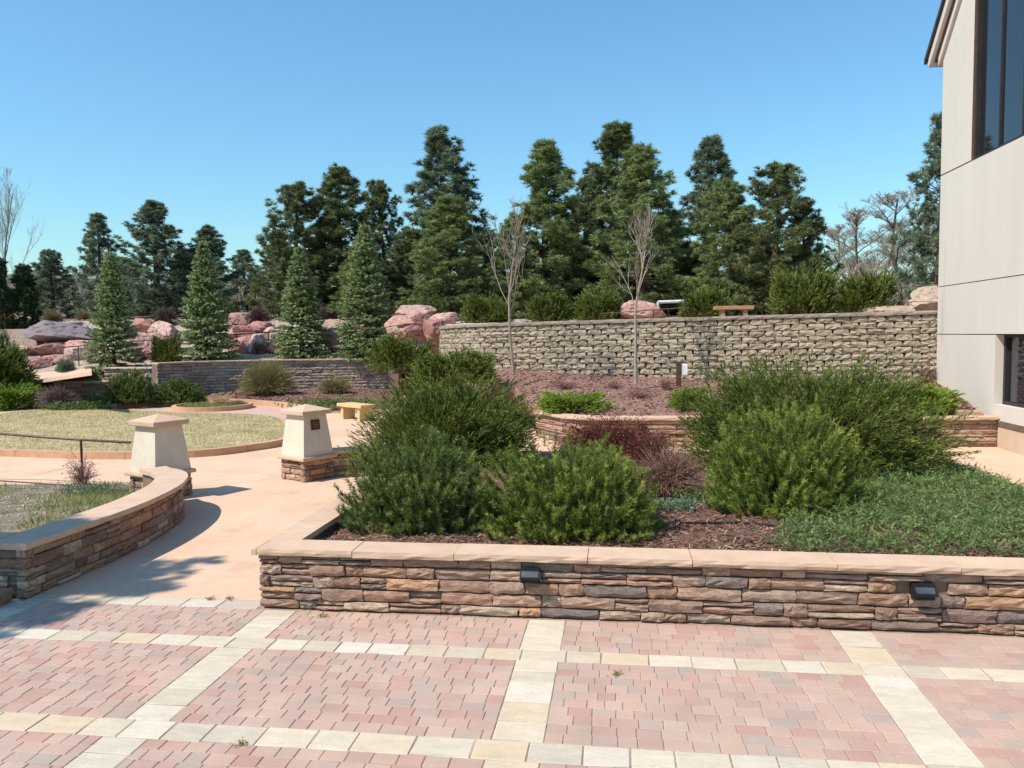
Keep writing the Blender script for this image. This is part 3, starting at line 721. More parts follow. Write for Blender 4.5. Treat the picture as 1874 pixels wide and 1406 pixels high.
ter = struct('hillside', mesh('hillside', V, F, smooth=True), 'gravel')
def on_ground(px, py, v0=24, v1=70):
    """first point of the terrain under that line of sight"""
    d = ray(px, py); d = d/(d @ FWD)
    for v in np.arange(v0, v1, .1):
        p = CAM+d*v
        if p[2] <= ground_h(p[0], p[1]): return p
    p = CAM+d*v1; p[2] = ground_h(p[0], p[1]); return p
def ground_at(px, v):
    p = at(px, 600, v); return np.array([p[0], p[1], ground_h(p[0], p[1])])
# pine litter and grass beyond the rocks
NL = []
for i in range(49):
    for t in range(30): 
        u, v = -60+i*2.6, 41.5+t*1.6+2*math.sin(i*.9); x, y = xyof(u, v); NL.append((x, y, ground_h(x, y)+.04))
struct('woodland_floor', mesh('woodland_floor', NL, [(i*30+j, (i+1)*30+j, (i+1)*30+j+1, i*30+j+1) for i in range(48) for j in range(29)], smooth=True), 'litter')
gpts = []
for _ in range(9000):
    px, v = nr.uniform(-40, 830), nr.uniform(33.6, 41); p = at(px, 600, v); gpts.append((p[0], p[1], ground_h(p[0], p[1])))
pebbles('slope_gravel', gpts, .02, .06, 'pebble', nr, 'pale pink gravel spread between the red boulders')
# concrete ramp behind the stepped walls
ra = [on_ground(*q)+np.array([0, 0, .07]) for q in ((26, 706), (168, 684), (166, 677), (44, 688))]
tag(ob('ramp_walk', mesh('ramp_walk', [tuple(q) for q in ra]+[(q[0], q[1], q[2]-.12) for q in ra], [(0, 1, 2, 3), (0, 4, 5, 1), (1, 5, 6, 2), (2, 6, 7, 3), (3, 7, 4, 0)]), 'cap'), 'pale concrete ramp climbing behind the stepped walls', 'ramp')
rs = [on_ground(*q)+np.array([0, 0, .06]) for q in ((400, 655), (508, 651), (508, 648), (400, 651))]
tag(ob('upper_walk', mesh('upper_walk', [tuple(q) for q in rs]+[(q[0], q[1], q[2]-.1) for q in rs], [(0, 1, 2, 3), (0, 4, 5, 1), (1, 5, 6, 2), (2, 6, 7, 3), (3, 7, 4, 0)]), 'cap'), 'strip of pale walk above the long garden wall', 'walkway')
lg0, lg1 = at(-60, 604, 36), at(66, 604, 35.5)
ledge = Path([lg0, lg1])
tag(ob('terrace_ledge', mesh('terrace_ledge', *ribbon(ledge, 0, ledge.L, -.6, 0, lg1[2]-.7, lg1[2]+.05)), 'gravel'), 'low pale ledge left of the grey boulder', 'ledge')
hv = []; hf = []
for i in range(81):
    a = -60+i*1.5; X = 3000*math.sin(math.radians(a)); Y = 3000*math.cos(math.radians(a))
    h = 150+60*math.sin(i*.35)+40*math.sin(i*.9+1)+ (120 if i < 22 else 0)*math.exp(-((i-14)/6)**2)
    hv += [(X, Y, -5), (X*1.1, Y*1.1, h)]
    if i: hf.append((2*i-2, 2*i, 2*i+1, 2*i-1))
struct('hills', mesh('hills', hv, hf, smooth=True), 'hill')

# ------------------------------------------------------------------ building on the right
BX, BC = 7.7, 20.65; YN = 5.0
bd = thing('building', 'tall beige stucco building with gabled roof and tall dark window at right', 'building', (BX, BC, 0))
def wallbox(name, y0, y1, z0, z1, mat='bstucco', x0=None, x1=None, parent=None, gap=.004):
    x0 = BX if x0 is None else x0; x1 = BX+.3 if x1 is None else x1
    return ob(name, mesh(name, *box(x0, x1, y0+gap, y1-gap, z0+gap, z1-gap)), mat, parent or bd)
ob('core', mesh('core', *box(BX+.28, BX+14, YN, BC-.02, -.1, 9.0)), 'bstucco', bd)
ob('joint_backing', mesh('joint_backing', *box(BX+.03, BX+.29, 19.0, BC-.012, .0, 8.95)), 'flash', bd)
wy0, wy1, wz0, wz1 = 12.3, 17.6, .86, 2.295      # low window
uy0, uy1, uz0 = 9.2, 18.98, 6.1                  # tall window
wallbox('wall_panel', wy1, BC, -.05, 2.295)
wallbox('wall_panel', YN, wy1+.012, -.05, wz0, x0=BX+.002)
wallbox('wall_panel', YN, wy0, wz0, wz1)
wallbox('wall_panel', YN, BC, 2.307, 3.44); wallbox('wall_panel', YN, BC, 3.452, 6.1)
wallbox('wall_panel', uy1, BC, 6.125, 8.95)
gab = [(BX, BC-.006, 8.95), (BX, uy1+.006, 8.95), (BX, uy1+.006, 10.6), (BX, BC-.006, 8.98)]
ym = (YN+BC)/2; zr = 8.95+(BC-ym)*1.0
gv = [(BX, BC-.006, 8.944), (BX, BC-.006, 8.98), (BX, uy1+.006, 8.98+(BC-uy1)), (BX, uy1+.006, 8.944)]
gv += [(x+.3, y, z) for x, y, z in gv]
ob('gable_panel', mesh('gable_panel', gv, [(0, 1, 2, 3), (4, 7, 6, 5), (0, 4, 5, 1), (1, 5, 6, 2), (2, 6, 7, 3), (3, 7, 4, 0)]), 'bstucco', bd)
def rakeb(name, lo, hi, xo, xi, mat, y0=BC+.45):
    """raking board: lo/hi are heights above the eave line"""
    def p(y, o, x): return (x, y, 9.0+(BC-y)*1.0+o)
    V = [p(y0, lo, xo), p(y0, hi, xo), p(ym, hi, xo), p(ym, lo, xo), p(y0, lo, xi), p(y0, hi, xi), p(ym, hi, xi), p(ym, lo, xi)]
    return ob(name, mesh(name, V, [(0, 1, 2, 3), (4, 7, 6, 5), (0, 4, 5, 1), (1, 5, 6, 2), (2, 6, 7, 3), (3, 7, 4, 0)]), mat, bd)
rakeb('rake_board', -.14, .20, BX-.07, BX+.31, 'trim', BC+.12)
rakeb('rake_board', .14, .40, BX-.20, BX+.32, 'trim', BC+.36)
rakeb('fascia_strip', .07, .14, BX-.11, BX+.315, 'flash', BC+.22)
rakeb('roof', .40, .52, BX-.26, BX+14, 'roof', BC+.5)
ob('gutter_end', mesh('gutter_end', *bevbox(BX-.19, BX+.3, BC+.36, BC+.5, 8.86, 9.0, .02)), 'trim', bd)
# tall window
fw = ob('tall_window', mesh('tall_window', *join([box(BX+.06, BX+.2, uy1-.08, uy1-.004, uz0, 13), box(BX+.06, BX+.2, uy0, uy1-.08, uz0-.0, uz0+.07)])), 'frame', bd)
ob('reveal', mesh('reveal', *box(BX+.005, BX+.28, uy1-.003, uy1+.004, uz0, 10.55)), 'flash', fw)
ym_ = [uy1-.08, 17.92, 16.95, 15.98, 15.0, 14.0, 13.0, 12.0, 11.0, 10.0, uy0]
for a, b in zip(ym_[:-1], ym_[1:]):
    ob('pane', mesh('pane', *box(BX+.14, BX+.16, b+.03, a-.03, uz0+.07, 13)), 'glass', fw)
    ob('mullion', mesh('mullion', *box(BX+.10, BX+.19, b-.03, b+.03, uz0+.07, 13)), 'frame', fw)
# low window
lwn = ob('low_window', mesh('low_window', *join([box(BX+.16, BX+.26, wy1-.09, wy1-.01, wz0, wz1), box(BX+.16, BX+.26, wy0, wy1-.09, wz0, wz0+.07), box(BX+.16, BX+.26, wy0, wy1-.09, wz1-.06, wz1)])), 'frame', bd)
ob('sill', mesh('sill', *box(BX+.004, BX+.27, wy0, wy1-.006, wz0-.03, wz0-.001)), 'trim', lwn)
for a, b in ((wy1-.09, 16.4), (16.4, 15.1), (15.1, 13.8), (13.8, wy0)):
    ob('pane', mesh('pane', *box(BX+.22, BX+.235, b+.03, a-.03, wz0+.07, wz1-.06)), 'glass', lwn)
    ob('mullion', mesh('mullion', *box(BX+.18, BX+.26, b-.03, b+.03, wz0+.07, wz1-.06)), 'frame', lwn)
# plinth
pv = [(BX-.06, YN, -.05), (BX-.06, 17.28, -.05), (BX-.06, 17.28, .50), (BX-.06, YN, .42)]
ob('plinth', mesh('plinth', *box(BX-.05, BX-.002, YN, 17.28, -.05, .46)), 'plinth', bd)
ob('plinth_flashing', mesh('plinth_flashing', [(BX-.06, YN, .45), (BX-.06, 17.29, .45), (BX-.003, 17.29, .54), (BX-.003, YN, .54), (BX-.06, YN, .43), (BX-.06, 17.29, .43)], [(0, 3, 2, 1), (0, 1, 5, 4)]), 'flash', bd)
ws = thing('splash_stone', 'flat pale stone on the low wall against the building', 'stone', (7.3, 17.75, .62))
ob('block', mesh('block', *bevbox(-.28, .2, -.12, .12, -.1, .10, .03)), 'tanrock', ws, local=True)

# ------------------------------------------------------------------ vegetation builders (all arrays in plant-local metres)
def unit(v): return v/(np.linalg.norm(v, axis=-1, keepdims=True)+1e-9)
def shoots(P, D, L, k, nl, nw, a0, a1, rng, t0=0.0, vary=.25):
    """k narrow needles set round each shoot"""
    P = np.asarray(P, float); D = unit(np.asarray(D, float)); n = len(P); L = np.broadcast_to(L, (n,))
    t = rng.uniform(t0, 1, (n, k)); base = P[:, None]+D[:, None]*(L[:, None]*t)[..., None]
    r = rng.normal(size=(n, k, 3)); r -= (r*D[:, None]).sum(-1, keepdims=True)*D[:, None]; r = unit(r)
    a = rng.uniform(a0, a1, (n, k, 1)); nd = D[:, None]*np.cos(a)+r*np.sin(a)
    sd = unit(np.cross(nd, rng.normal(size=(n, k, 3))))*nw*rng.uniform(.7, 1.3, (n, k, 1))/2
    tip = base+nd*nl*rng.uniform(.65, 1.15, (n, k, 1))
    V = np.stack([base-sd, base+sd, tip], 2).reshape(-1, 3)
    rn = np.repeat(np.clip(rng.random((n, 1))*(1-vary)+vary*rng.random((n, k))+.5*(t-.55), 0, 1).ravel(), 3)
    return V, rn
def tri(name, parts):
    V = np.concatenate([p[0] for p in parts]); R = np.concatenate([p[1] for p in parts])
    return mesh(name, V, np.arange(len(V)).reshape(-1, 3), R)
def qmesh(name, tubes, smooth=True, rnd=False):
    V, F = join(tubes); return mesh(name, V, F, np.random.default_rng(1).random(len(V)) if rnd else None, smooth)
def pine_meshes(seed, H, R, whorl=.38, puff=5, k=15, nl=.19, nw=.028, bare=.06, power=.78, open_=.45, side=.42, tipup=.8, pr=.16, dens=6.0):
    """pine of whorled up-curved limbs carrying round puffs of needles"""
    rng = np.random.default_rng(seed); Q, O = [], []; wood = []
    n = 9; wob = rng.normal(0, .015*H, (n, 2)).cumsum(0)*.3; wob[0] = 0
    zz = np.linspace(-.25, H*.95, n); tr = np.column_stack([wob, zz])
    wood.append(tube(tr, list(np.linspace(.022*H+.02, .012, n)), 7, False))
    z = bare*H; lob = rng.uniform(0, 6.28, 3)
    while z < H*.96:
        t = z/H; m = rng.integers(5, 8); a0 = rng.uniform(0, 6.28)
        c = np.array([np.interp(z, zz, wob[:, 0]), np.interp(z, zz, wob[:, 1]), z])
        for b in range(m):
            az = a0+b*6.283/m+rng.normal(0, .22)
            prof = R*(max(1-t, 0)**power)*(.66+.34*min(1, t/.22))
            ln = prof*rng.uniform(.62, 1.06)*(1+.16*math.sin(2*az+lob[0]+3*t)+.12*math.sin(3*az+lob[1]-7*t))+.06
            if rng.random() < open_*.4: ln *= rng.uniform(.35, .7)
            el = math.radians(-10+48*t**1.1+rng.normal(0, 8))
            d = np.array([math.cos(az)*math.cos(el), math.sin(az)*math.cos(el), math.sin(el)])
            end = c+d*ln+np.array([0, 0, tipup*.3*ln])
            wood.append(tube([c, c+d*ln*.55+np.array([0, 0, tipup*.05*ln]), end], [.012+.010*ln, .008+.006*ln, .005], 4, False))
            lat = np.array([-math.sin(az), math.cos(az), 0])
            ns = max(2, int(ln*dens+rng.random())); s = np.concatenate([[1.0], rng.uniform(.3, 1.0, ns)**.7])
            of = rng.normal(0, 1, ns+1)*side*ln*.5*(1.2-s); of[0] = 0
            pos = c+d*(ln*s)[:, None]+lat*of[:, None]+np.array([0, 0, 1])*(tipup*.3*ln*s**2.2+rng.normal(0, .06, ns+1))[:, None]
            Q.append(pos); O.append(np.tile(d*.5+np.array([0, 0, .55]), (ns+1, 1))+lat*(np.sign(of)*.3)[:, None])
        z += whorl*rng.uniform(.7, 1.25)*(1.1-.5*t)
    Q.append(np.array([[wob[-1, 0], wob[-1, 1], H*.9+i*.1*H/9] for i in range(8)])); O.append(np.tile([0, 0, 1.], (8, 1)))
    Q, O = np.concatenate(Q), np.concatenate(O); npf = len(Q)
    P = np.repeat(Q, puff, 0); D = unit(np.repeat(O, puff, 0)+rng.normal(0, .62, (npf*puff, 3)))
    V, r = shoots(P, D, pr*rng.uniform(.7, 1.4, len(P)), k, nl, nw, .35, 1.3, rng, .25)
    tone = np.repeat(rng.random(npf), puff*k*3); r = np.clip(.55*r+.45*tone, 0, 1)
    return tri('crown', [(V, r)]), qmesh('trunk', wood)
def spruce_meshes(seed, H, R):
    rng = np.random.default_rng(seed); P, D, L = [], [], []; wood = [tube([(0, 0, -.2), (0, 0, H*.5), (0, 0, H)], [.05+.012*H, .04, .008], 6, False)]
    z = .08
    while z < H*.97:
        t = z/H; m = rng.integers(11, 15); a0 = rng.uniform(0, 6.28)
        for b in range(m):
            az = a0+b*6.283/m+rng.normal(0, .15); ln = R*(1-t)**.92*rng.uniform(.74, 1.12)+.05
            el = math.radians(-14+44*t+rng.normal(0, 6)); d = np.array([math.cos(az)*math.cos(el), math.sin(az)*math.cos(el), math.sin(el)])
            lat = np.array([-math.sin(az), math.cos(az), 0]); c = np.array([0, 0, max(.03, z+rng.normal(0, .05))])
            wood.append(tube([c, c+d*ln], [.012, .004], 3, False))
            ns = max(5, int(ln*34)); s = rng.uniform(.1, 1, ns)**.8; of = rng.uniform(-1, 1, ns)*.38*ln*(1.1-s)
            pos = c+d*(ln*s)[:, None]+lat*of[:, None]+np.array([0, 0, 1])*(.14*ln*s**2-.06*np.abs(of))[:, None]
            dr = d+lat*(np.sign(of)*.75)[:, None]+np.array([0, 0, -.05])+rng.normal(0, .16, (ns, 3))
            P.append(pos); D.append(dr); L.append(rng.uniform(.12, .22, ns)*(.45+.55*(1-t)))
        z += rng.uniform(.13, .19)*(1.1-.45*t)
    P.append(np.array([[0, 0, H-.30+i*.05] for i in range(6)])); D.append(np.tile([0, 0, 1.], (6, 1))); L.append(np.full(6, .10))
    P, D, L = np.concatenate(P), np.concatenate(D), np.concatenate(L)
    return tri('crown', [shoots(P, D, L, 11, .075, .034, .3, 1.0, rng)]), qmesh('trunk', wood)
def dome(rng, n, rx, ry, h, base=.0, shell=(.55, 1.0), lump=.12):
    """points in the outer shell of a lumpy half-ellipsoid, with outward directions"""
    a = rng.uniform(0, 6.283, n); cz = rng.uniform(base, 1, n); cr = np.maximum(0, 1-np.abs(cz)**2.7)**(1/2.2)
    d = np.stack([np.cos(a)*cr, np.sin(a)*cr, cz], 1)
    ph = rng.uniform(0, 6.28, 4)
    l = 1+lump*(np.sin(3*a+ph[0]+2*cz)+.7*np.sin(5*a+ph[1]-4*cz)+.5*np.sin(8*a+ph[2]+6*cz))
    q = rng.uniform(shell[0], shell[1], n)**.6*l
    return d*np.array([rx, ry, h])*q[:, None], d
def mugo_meshes(seed, rx, ry, h, n=620, k=75, nl=.062, nw=.0065, L0=(.10, .19)):
    rng = np.random.default_rng(seed)
    n = int(n*1.8); P, d = dome(rng, n, rx, ry, h, -.15, (.3, 1.0), .07)
    P[:, 2] = np.maximum(P[:, 2], .03)+.05
    D = d*np.array([.75, .75, .35])+np.array([0, 0, .75])+rng.normal(0, .16, (n, 3)); L = rng.uniform(*L0, n)
    P2 = P-unit(D)*L[:, None]
    st = [tube([(rng.normal(0, .06), rng.normal(0, .06), -.05), P2[i]*.45, P2[i]*.8], [.016, .010, .006], 4, False) for i in range(0, n, 20)]
    return tri('foliage', [shoots(P2, D, L*1.25, int(k*1.1), nl*.85, nw*1.0, .5, 1.1, rng, .0)]), qmesh('stem', st)
def juniper_meshes(seed, rx, ry, h, nb=260, ns=9, k=16, nl=.06, nw=.012, up=.35, el0=.05, el1=1.4, droop=0.0, L0=(.1, .26), start=.35, elp=1.0, fill=900):
    """plumes of scale leaves along arching branches, over a darker inner mass"""
    rng = np.random.default_rng(seed); P, D, L = [], [], []; wood = []; ns = int(ns*1.5)
    npl = max(14, nb//11); paz = rng.uniform(0, 6.283, npl); pel = el0+(el1-el0)*rng.random(npl)**elp; prr = rng.uniform(.74, 1.12, npl)
    for b in range(nb):
        i = b % npl; az = paz[i]+rng.normal(0, .13)/max(.3, math.cos(pel[i])); e = min(max(pel[i]+rng.normal(0, .11), el0), el1); rr = prr[i]*rng.uniform(.70, 1.0)
        ce, se = max(math.cos(e), 0)**.72, math.sin(e)**.85
        end = np.array([rx*math.cos(az)*ce, ry*math.sin(az)*ce, h*se+.04])*rr
        st = np.array([rng.normal(0, .14*rx), rng.normal(0, .14*ry), 0.0]); mid = st*.4+end*.55+np.array([0, 0, .10*h+droop])
        t = np.sort(rng.uniform(start, 1, ns)**.8)[:, None]
        pos = (1-t)**2*st+2*t*(1-t)*mid+t*t*end+rng.normal(0, 1, (ns, 3))*(.016*(rx+h)*(1.35-t)+.006)
        tg = unit(2*(1-t)*(mid-st)+2*t*(end-mid))
        P.append(pos); D.append(tg+np.array([0, 0, up*.5])+rng.normal(0, .3, (ns, 3))); L.append(rng.uniform(*L0, ns)*.62)
        if b % 8 == 0: wood.append(tube([st-[0, 0, .05], mid*.95, end*.8], [.018, .010, .004], 4, False))
    q, d = dome(rng, fill, rx*.86, ry*.86, h*.88, .0, (.2, 1.0), .08); q[:, 2] = np.maximum(q[:, 2], .04)
    P.append(q); D.append(d+np.array([0, 0, up])+rng.normal(0, .4, (fill, 3))); L.append(rng.uniform(*L0, fill)*.8)
    P, D, L = np.concatenate(P), np.concatenate(D), np.concatenate(L); P[:, 2] = np.maximum(P[:, 2], .02)
    return tri('foliage', [shoots(P, D, L, k, nl, nw, .15, .7, rng)]), qmesh('stem', wood)
def twig_meshes(seed, rx, ry, h, n=700, nw=.008, leaf=0, ln=.03, spread=1.0, seg=3):
    """bare or leafy twiggy shrub: thin bent stems fanning from the base"""
    rng = np.random.default_rng(seed); P, d = dome(rng, n, rx, ry, h, .1, (.35, 1.0), .10)
    st = rng.normal(0, .09, (n, 3))*np.array([rx, ry, 0]); V = []; R = []
    pts = [st]
    for s in range(1, seg+1):
        t = s/seg; pts.append(st*(1-t)+P*t+rng.normal(0, .03*h, (n, 3))*t+np.array([0, 0, .12*h*math.sin(math.pi*t)]))
    col = rng.random(n)
    for s in range(seg):
        a, b = pts[s], pts[s+1]; sd = unit(np.cross(b-a, rng.normal(size=(n, 3))))
        w0, w1 = nw*(1-s/seg*.75), nw*(1-(s+1)/seg*.75)
        V += [np.stack([a-sd*w0, a+sd*w0, b+sd*w1], 1), np.stack([a-sd*w0, b+sd*w1, b-sd*w1], 1)]; R += [np.repeat(col, 3)]*2
    parts = [(np.concatenate(V).reshape(-1, 3), np.concatenate(R))]
    if seg >= 3:
        a = pts[-2]; b = a+(pts[-1]-a)*.7+rng.normal(0, .10*h, (n, 3)); sd = unit(np.cross(b-a, rng.normal(size=(n, 3))))*nw*.4
        parts.append((np.stack([a-sd, a+sd, b], 1).reshape(-1, 3), np.repeat(col, 3)))
    if leaf:
        i = rng.integers(0, n, leaf); t = rng.uniform(.35, 1.05, (leaf, 1)); c = st[i]*(1-t)+P[i]*t+rng.normal(0, .05*h, (leaf, 3))
        parts.append(shoots(c, rng.normal(size=(leaf, 3)), .02, 2, ln, ln*.7, .2, 1.2, rng))
    return tri('foliage', parts)
def branch_tree(seed, H, spread, levels=4, trunk_h=.3, r0=.06, nchild=(5, 8), up=.55, rmin=.006):
    """leafless tree: recursive tapering branches"""
    rng = np.random.default_rng(seed); tubes = []; tw = []
    def grow(p, d, ln, r, lev):
        n = 4; q = [p]; dd = d.copy()
        for i in range(n):
            dd = unit(dd+rng.normal(0, .09, 3)+np.array([0, 0, .05])); q.append(q[-1]+dd*ln/n)
        q = np.array(q); rr = np.linspace(r, r*.35, n+1)
        (tubes if lev < 2 else tw).append(tube(q, list(rr), 6 if lev == 0 else 3, False))
        if lev >= levels: return
        m = rng.integers(*nchild) if np.isscalar(nchild[0]) else rng.integers(*nchild[lev])
        for c in range(m):
            t = rng.uniform(.18 if lev else trunk_h, .98); i = min(int(t*n), n-1); o = q[i]+(q[i+1]-q[i])*(t*n-i)
            az = rng.uniform(0, 6.283); side = np.array([math.cos(az), math.sin(az), 0])
            nd = unit(unit(dd if lev else np.array([0, 0, 1.]))*up+side*(1-up)*spread+np.array([0, 0, .18]))
            grow(o, nd, ln*rng.uniform(.34, .62)*(1.2-.9*t if lev == 0 else 1), max(r*.45*(1.1-.4*t), rmin), lev+1)
    grow(np.array([0, 0, -.1]), np.array([0, 0, 1.]), H, r0, 0)
    return qmesh('limbs', tubes), qmesh('twigs', tw, rnd=True)
def plant(name, label, cat, loc, meshes, mats, names=('foliage', 'stem'), rz=0.0, sc=1.0, group=None):
    t = thing(name, label, cat, tuple(loc), group, rz, (sc, sc, sc) if np.isscalar(sc) else sc)
    for me, mt, nm in zip(meshes, mats, names):
        if me is None: continue
        o = ob(nm, me, None, t, local=True)
        if not me.materials: me.materials.append(M[mt])
        if me.materials[0] != M[mt]: o.material_slots[0].link = 'OBJECT'; o.material_slots[0].material = M[mt]
    return t

# ------------------------------------------------------------------ front planter shrubs
def pb_at(px, py):
    p = gp(px, py, .42); return (p[0], p[1], pbz(p[0], p[1])-.02)
plant('mugo_pine', 'dense dark mugo pine at the left end of the front planter', 'shrub', pb_at(770, 962), mugo_meshes(1, .80, .74, .90, 700, 80), ('mugo', 'bark'), group='mugo pines in the front planter')
plant('mugo_pine', 'broad bright mugo pine in the middle of the front planter', 'shrub', pb_at(1040, 972), mugo_meshes(2, .93, .74, .86, 820, 80), ('mugo2', 'bark'), group='mugo pines in the front planter')
plant('mugo_pine', 'upright mugo pine before the big spreading juniper at right', 'shrub', pb_at(1430, 935), mugo_meshes(3, .88, .75, 1.12, 860, 80, L0=(.13, .24)), ('mugo2', 'bark'), group='mugo pines in the front planter')
plant('spreading_juniper', 'huge wide juniper with feathery arching tips behind the right mugo pine', 'shrub', (*at(1480, 860, 11.0)[:2], .38), juniper_meshes(4, 2.0, 1.4, 1.62, 640, 14, 18, .042, .0095, .25, .16, 1.35, L0=(.12, .30), fill=6500), ('juni', 'bark'))
plant('spreading_juniper', 'tall mounded juniper behind the left mugo pine', 'shrub', (*at(822, 830, 12.4)[:2], .2), juniper_meshes(5, 1.62, 1.35, 1.58, 680, 14, 18, .042, .010, .35, .05, 1.45, L0=(.12, .28), fill=6500), ('juni', 'bark'))
# creeping juniper mat
rng = np.random.default_rng(77); cp = []
outl = [gp(1405, 992, .45), gp(1440, 1012, .45), gp(1640, 1019, .45), gp(1990, 1030, .45), gp(2100, 990, .3), gp(1990, 945, .2), gp(1874, 925, .2), gp(1760, 880, .2), gp(1660, 858, .25), gp(1560, 880, .4), gp(1500, 930, .45)]
while len(cp) < 9500:
    x, y = rng.uniform(1.2, 6.2), rng.uniform(6.7, 15)
    if inside(x, y, outl): cp.append((x, y, max(pbz(x, y), .02)+rng.uniform(.01, .10)+.035*hash2(x*3, y*3)))
cp = np.array(cp); c0 = np.array([3.2, 8.8, .3])
cd = np.stack([rng.normal(0, .7, len(cp)), rng.normal(-.2, .7, len(cp)), rng.uniform(.12, .5, len(cp))], 1)
cj = thing('creeping_juniper', 'low bright green creeping juniper mat spilling over the right of the planter', 'shrub', tuple(c0))
ob('foliage', tri('foliage', [shoots(cp-c0, cd, rng.uniform(.05, .16, len(cp)), 20, .03, .0075, .2, .8, rng)]), 'creep', cj, local=True)
def cover(name, label, cat, px, py, z, rx, ry, h, mat, n, seed, nl=.03, nw=.012, k=8, surf=None):
    rng = np.random.default_rng(seed); p = gp(px, py, z); zz = surf(p[0], p[1]) if surf else z
    P, d = dome(rng, n, rx, ry, h, 0, (.1, 1), .2); P[:, 2] = np.maximum(P[:, 2], 0)
    return plant(name, label, cat, (p[0], p[1], zz), (tri('foliage', [shoots(P, d*.4+np.array([0, 0, .7])+rng.normal(0, .4, (n, 3)), .05, k, nl, nw, .2, 1.2, rng)]),), (mat,), ('foliage',))
cover('ground_cover', 'small blue-green plant at the foot of the left mugo pine', 'plant', 745, 966, .42, .33, .16, .15, 'creep', 420, 1, surf=pbz)
cover('ground_cover', 'grey-green mat between the middle mugo and the right mugo', 'plant', 1225, 940, .42, .36, .22, .07, 'sage', 420, 2, surf=pbz)
cover('ground_cover', 'dull green mat behind the grey-green mat', 'plant', 1285, 922, .42, .35, .2, .10, 'creep', 320, 3, surf=pbz)
plant('twiggy_shrub', 'tan brown leafless shrub between the mugo pines', 'shrub', pb_at(1225, 912), (twig_meshes(6, .48, .45, .72, 1500, .005, 900, .02),), ('brown',), ('foliage',))
p = at(1110, 830, 13.2)
plant('barberry', 'dark red barberry bush behind the middle mugo pine', 'shrub', (p[0], p[1], .25), (twig_meshes(7, 1.05, .6, .85, 1500, .006, 9000, .034),), ('barb',), ('foliage',))
p = at(1190, 850, 11.6)
plant('barberry', 'thin reddish-brown bush between the barberry and the tan shrub', 'shrub', (p[0], p[1], .4), (twig_meshes(8, .5, .4, .62, 1200, .005, 1400, .026),), ('barb',), ('foliage',))
# irrigation hose and small stake
hp = [gp(1105, 975, .45), gp(1170, 968, .45), gp(1240, 966, .45), gp(1300, 962, .45), gp(1360, 962, .45), gp(1420, 968, .44)]
hp = [(q[0], q[1], pbz(q[0], q[1])+.02) for q in hp]
tag(ob('drip_hose', mesh('drip_hose', *tube(hp, [.012]*6, 6)), 'black'), 'black irrigation hose lying on the front mulch', 'hose')
p = gp(1240, 980, .43); sk_ = thing('stake', 'small black irrigation stake in the front mulch', 'stake', (p[0], p[1], pbz(p[0], p[1])))
for dx in (-.022, .022): ob('leg', mesh('leg', *tube([(dx, 0, -.05), (dx, 0, .12)], [.005, .005], 5)), 'black', sk_, local=True)
ob('crossbar', mesh('crossbar', *tube([(-.03, 0, .10), (.03, 0, .10)], [.006, .006], 5)), 'black', sk_, local=True)
# weeds in the paving joints
for i, (px, py, lb) in enumerate([(590, 1130, 'tiny weed by the planter wall foot in the paving'), (1128, 1236, 'tiny weed in the joint beside the crossing band'), (440, 1363, 'tiny weed at the lower band edge'), (386, 1098, 'small dry weed on the edge band, left one'), (421, 1098, 'small dry weed on the edge band, right one'), (615, 826, 'dry seed stalks on the patio behind the plaque pillar')]):
    p = gp(px, py); r2 = np.random.default_rng(i); n = 22
    P = np.column_stack([r2.normal(0, .02, (n, 2)), np.zeros(n)]); D = np.column_stack([r2.normal(0, .6, (n, 2)), np.ones(n)])
    plant('weed', lb, 'weed', (p[0], p[1], 0), (tri('foliage', [shoots(P, D, .025, 3, .022, .007, .2, 1, r2)]),), ('wild' if i < 3 else 'brown',), ('foliage',))

# ------------------------------------------------------------------ middle distance plants on the left
p = gp(152, 893); plant('dry_perennial', 'dry red-stemmed perennial beside the rail post', 'plant', (p[0], p[1], .06), (twig_meshes(9, .36, .3, .58, 130, .006, 160, .03),), ('redtwig',), ('foliage',))
cover('ground_cover', 'green low plant at the foot of the dry perennial', 'plant', 165, 903, .1, .5, .3, .12, 'sage', 300, 12)
p = gp(395, 752); plant('ornamental_grass', 'pale dry grass tuft in the round flower bed', 'grass', (rcx+.1, rcy+.3, .1), (twig_meshes(10, .5, .35, .42, 500, .008),), ('straw',), ('foliage',))
plant('small_plant', 'small dark plant in the round flower bed', 'plant', (rcx+.85, rcy+.1, .1), (twig_meshes(11, .3, .25, .22, 300, .008, 300, .03),), ('brown',), ('foliage',))
JB = juniper_meshes(21, 1.0, .9, 1.0, 260, 9, 14, .075, .018, .55, .1, 1.4)
JC = juniper_meshes(22, 1.0, .9, 1.0, 260, 9, 14, .075, .018, .35, .05, 1.2)
JF_ = juniper_meshes(23, 1.0, .8, .6, 240, 9, 14, .07, .018, .2, .0, 1.0, elp=1.2)
def jun(label, px0, px1, ytop, ybot, v, base, mat, rz=0.0, depth=.8, z=None, name='juniper'):
    """juniper filling that width and height at distance v"""
    w = (px1-px0)*v/FOC; a = at((px0+px1)/2, ybot, v); b = at((px0+px1)/2, ytop, v); h = b[2]-a[2]
    hb = 1.0 if base is not JF_ else .6
    return plant(name, label, 'shrub', (a[0], a[1], a[2] if z is None else z), base, (mat, 'bark'), rz=rz, sc=(w/2/.95, w/2*depth/.8, h/hb*.98))
jun('round green mugo left of the long garden wall, left of a pair', 195, 284, 678, 736, 27.6, mugo_meshes(24, 1, .9, 1, 520, 40, .09, .018), 'mugo', name='mugo_pine')
jun('round green mugo before the dark end of the garden wall, right of a pair', 284, 376, 692, 736, 28.2, mugo_meshes(25, 1, .9, 1, 520, 40, .09, .018), 'mugo', name='mugo_pine')
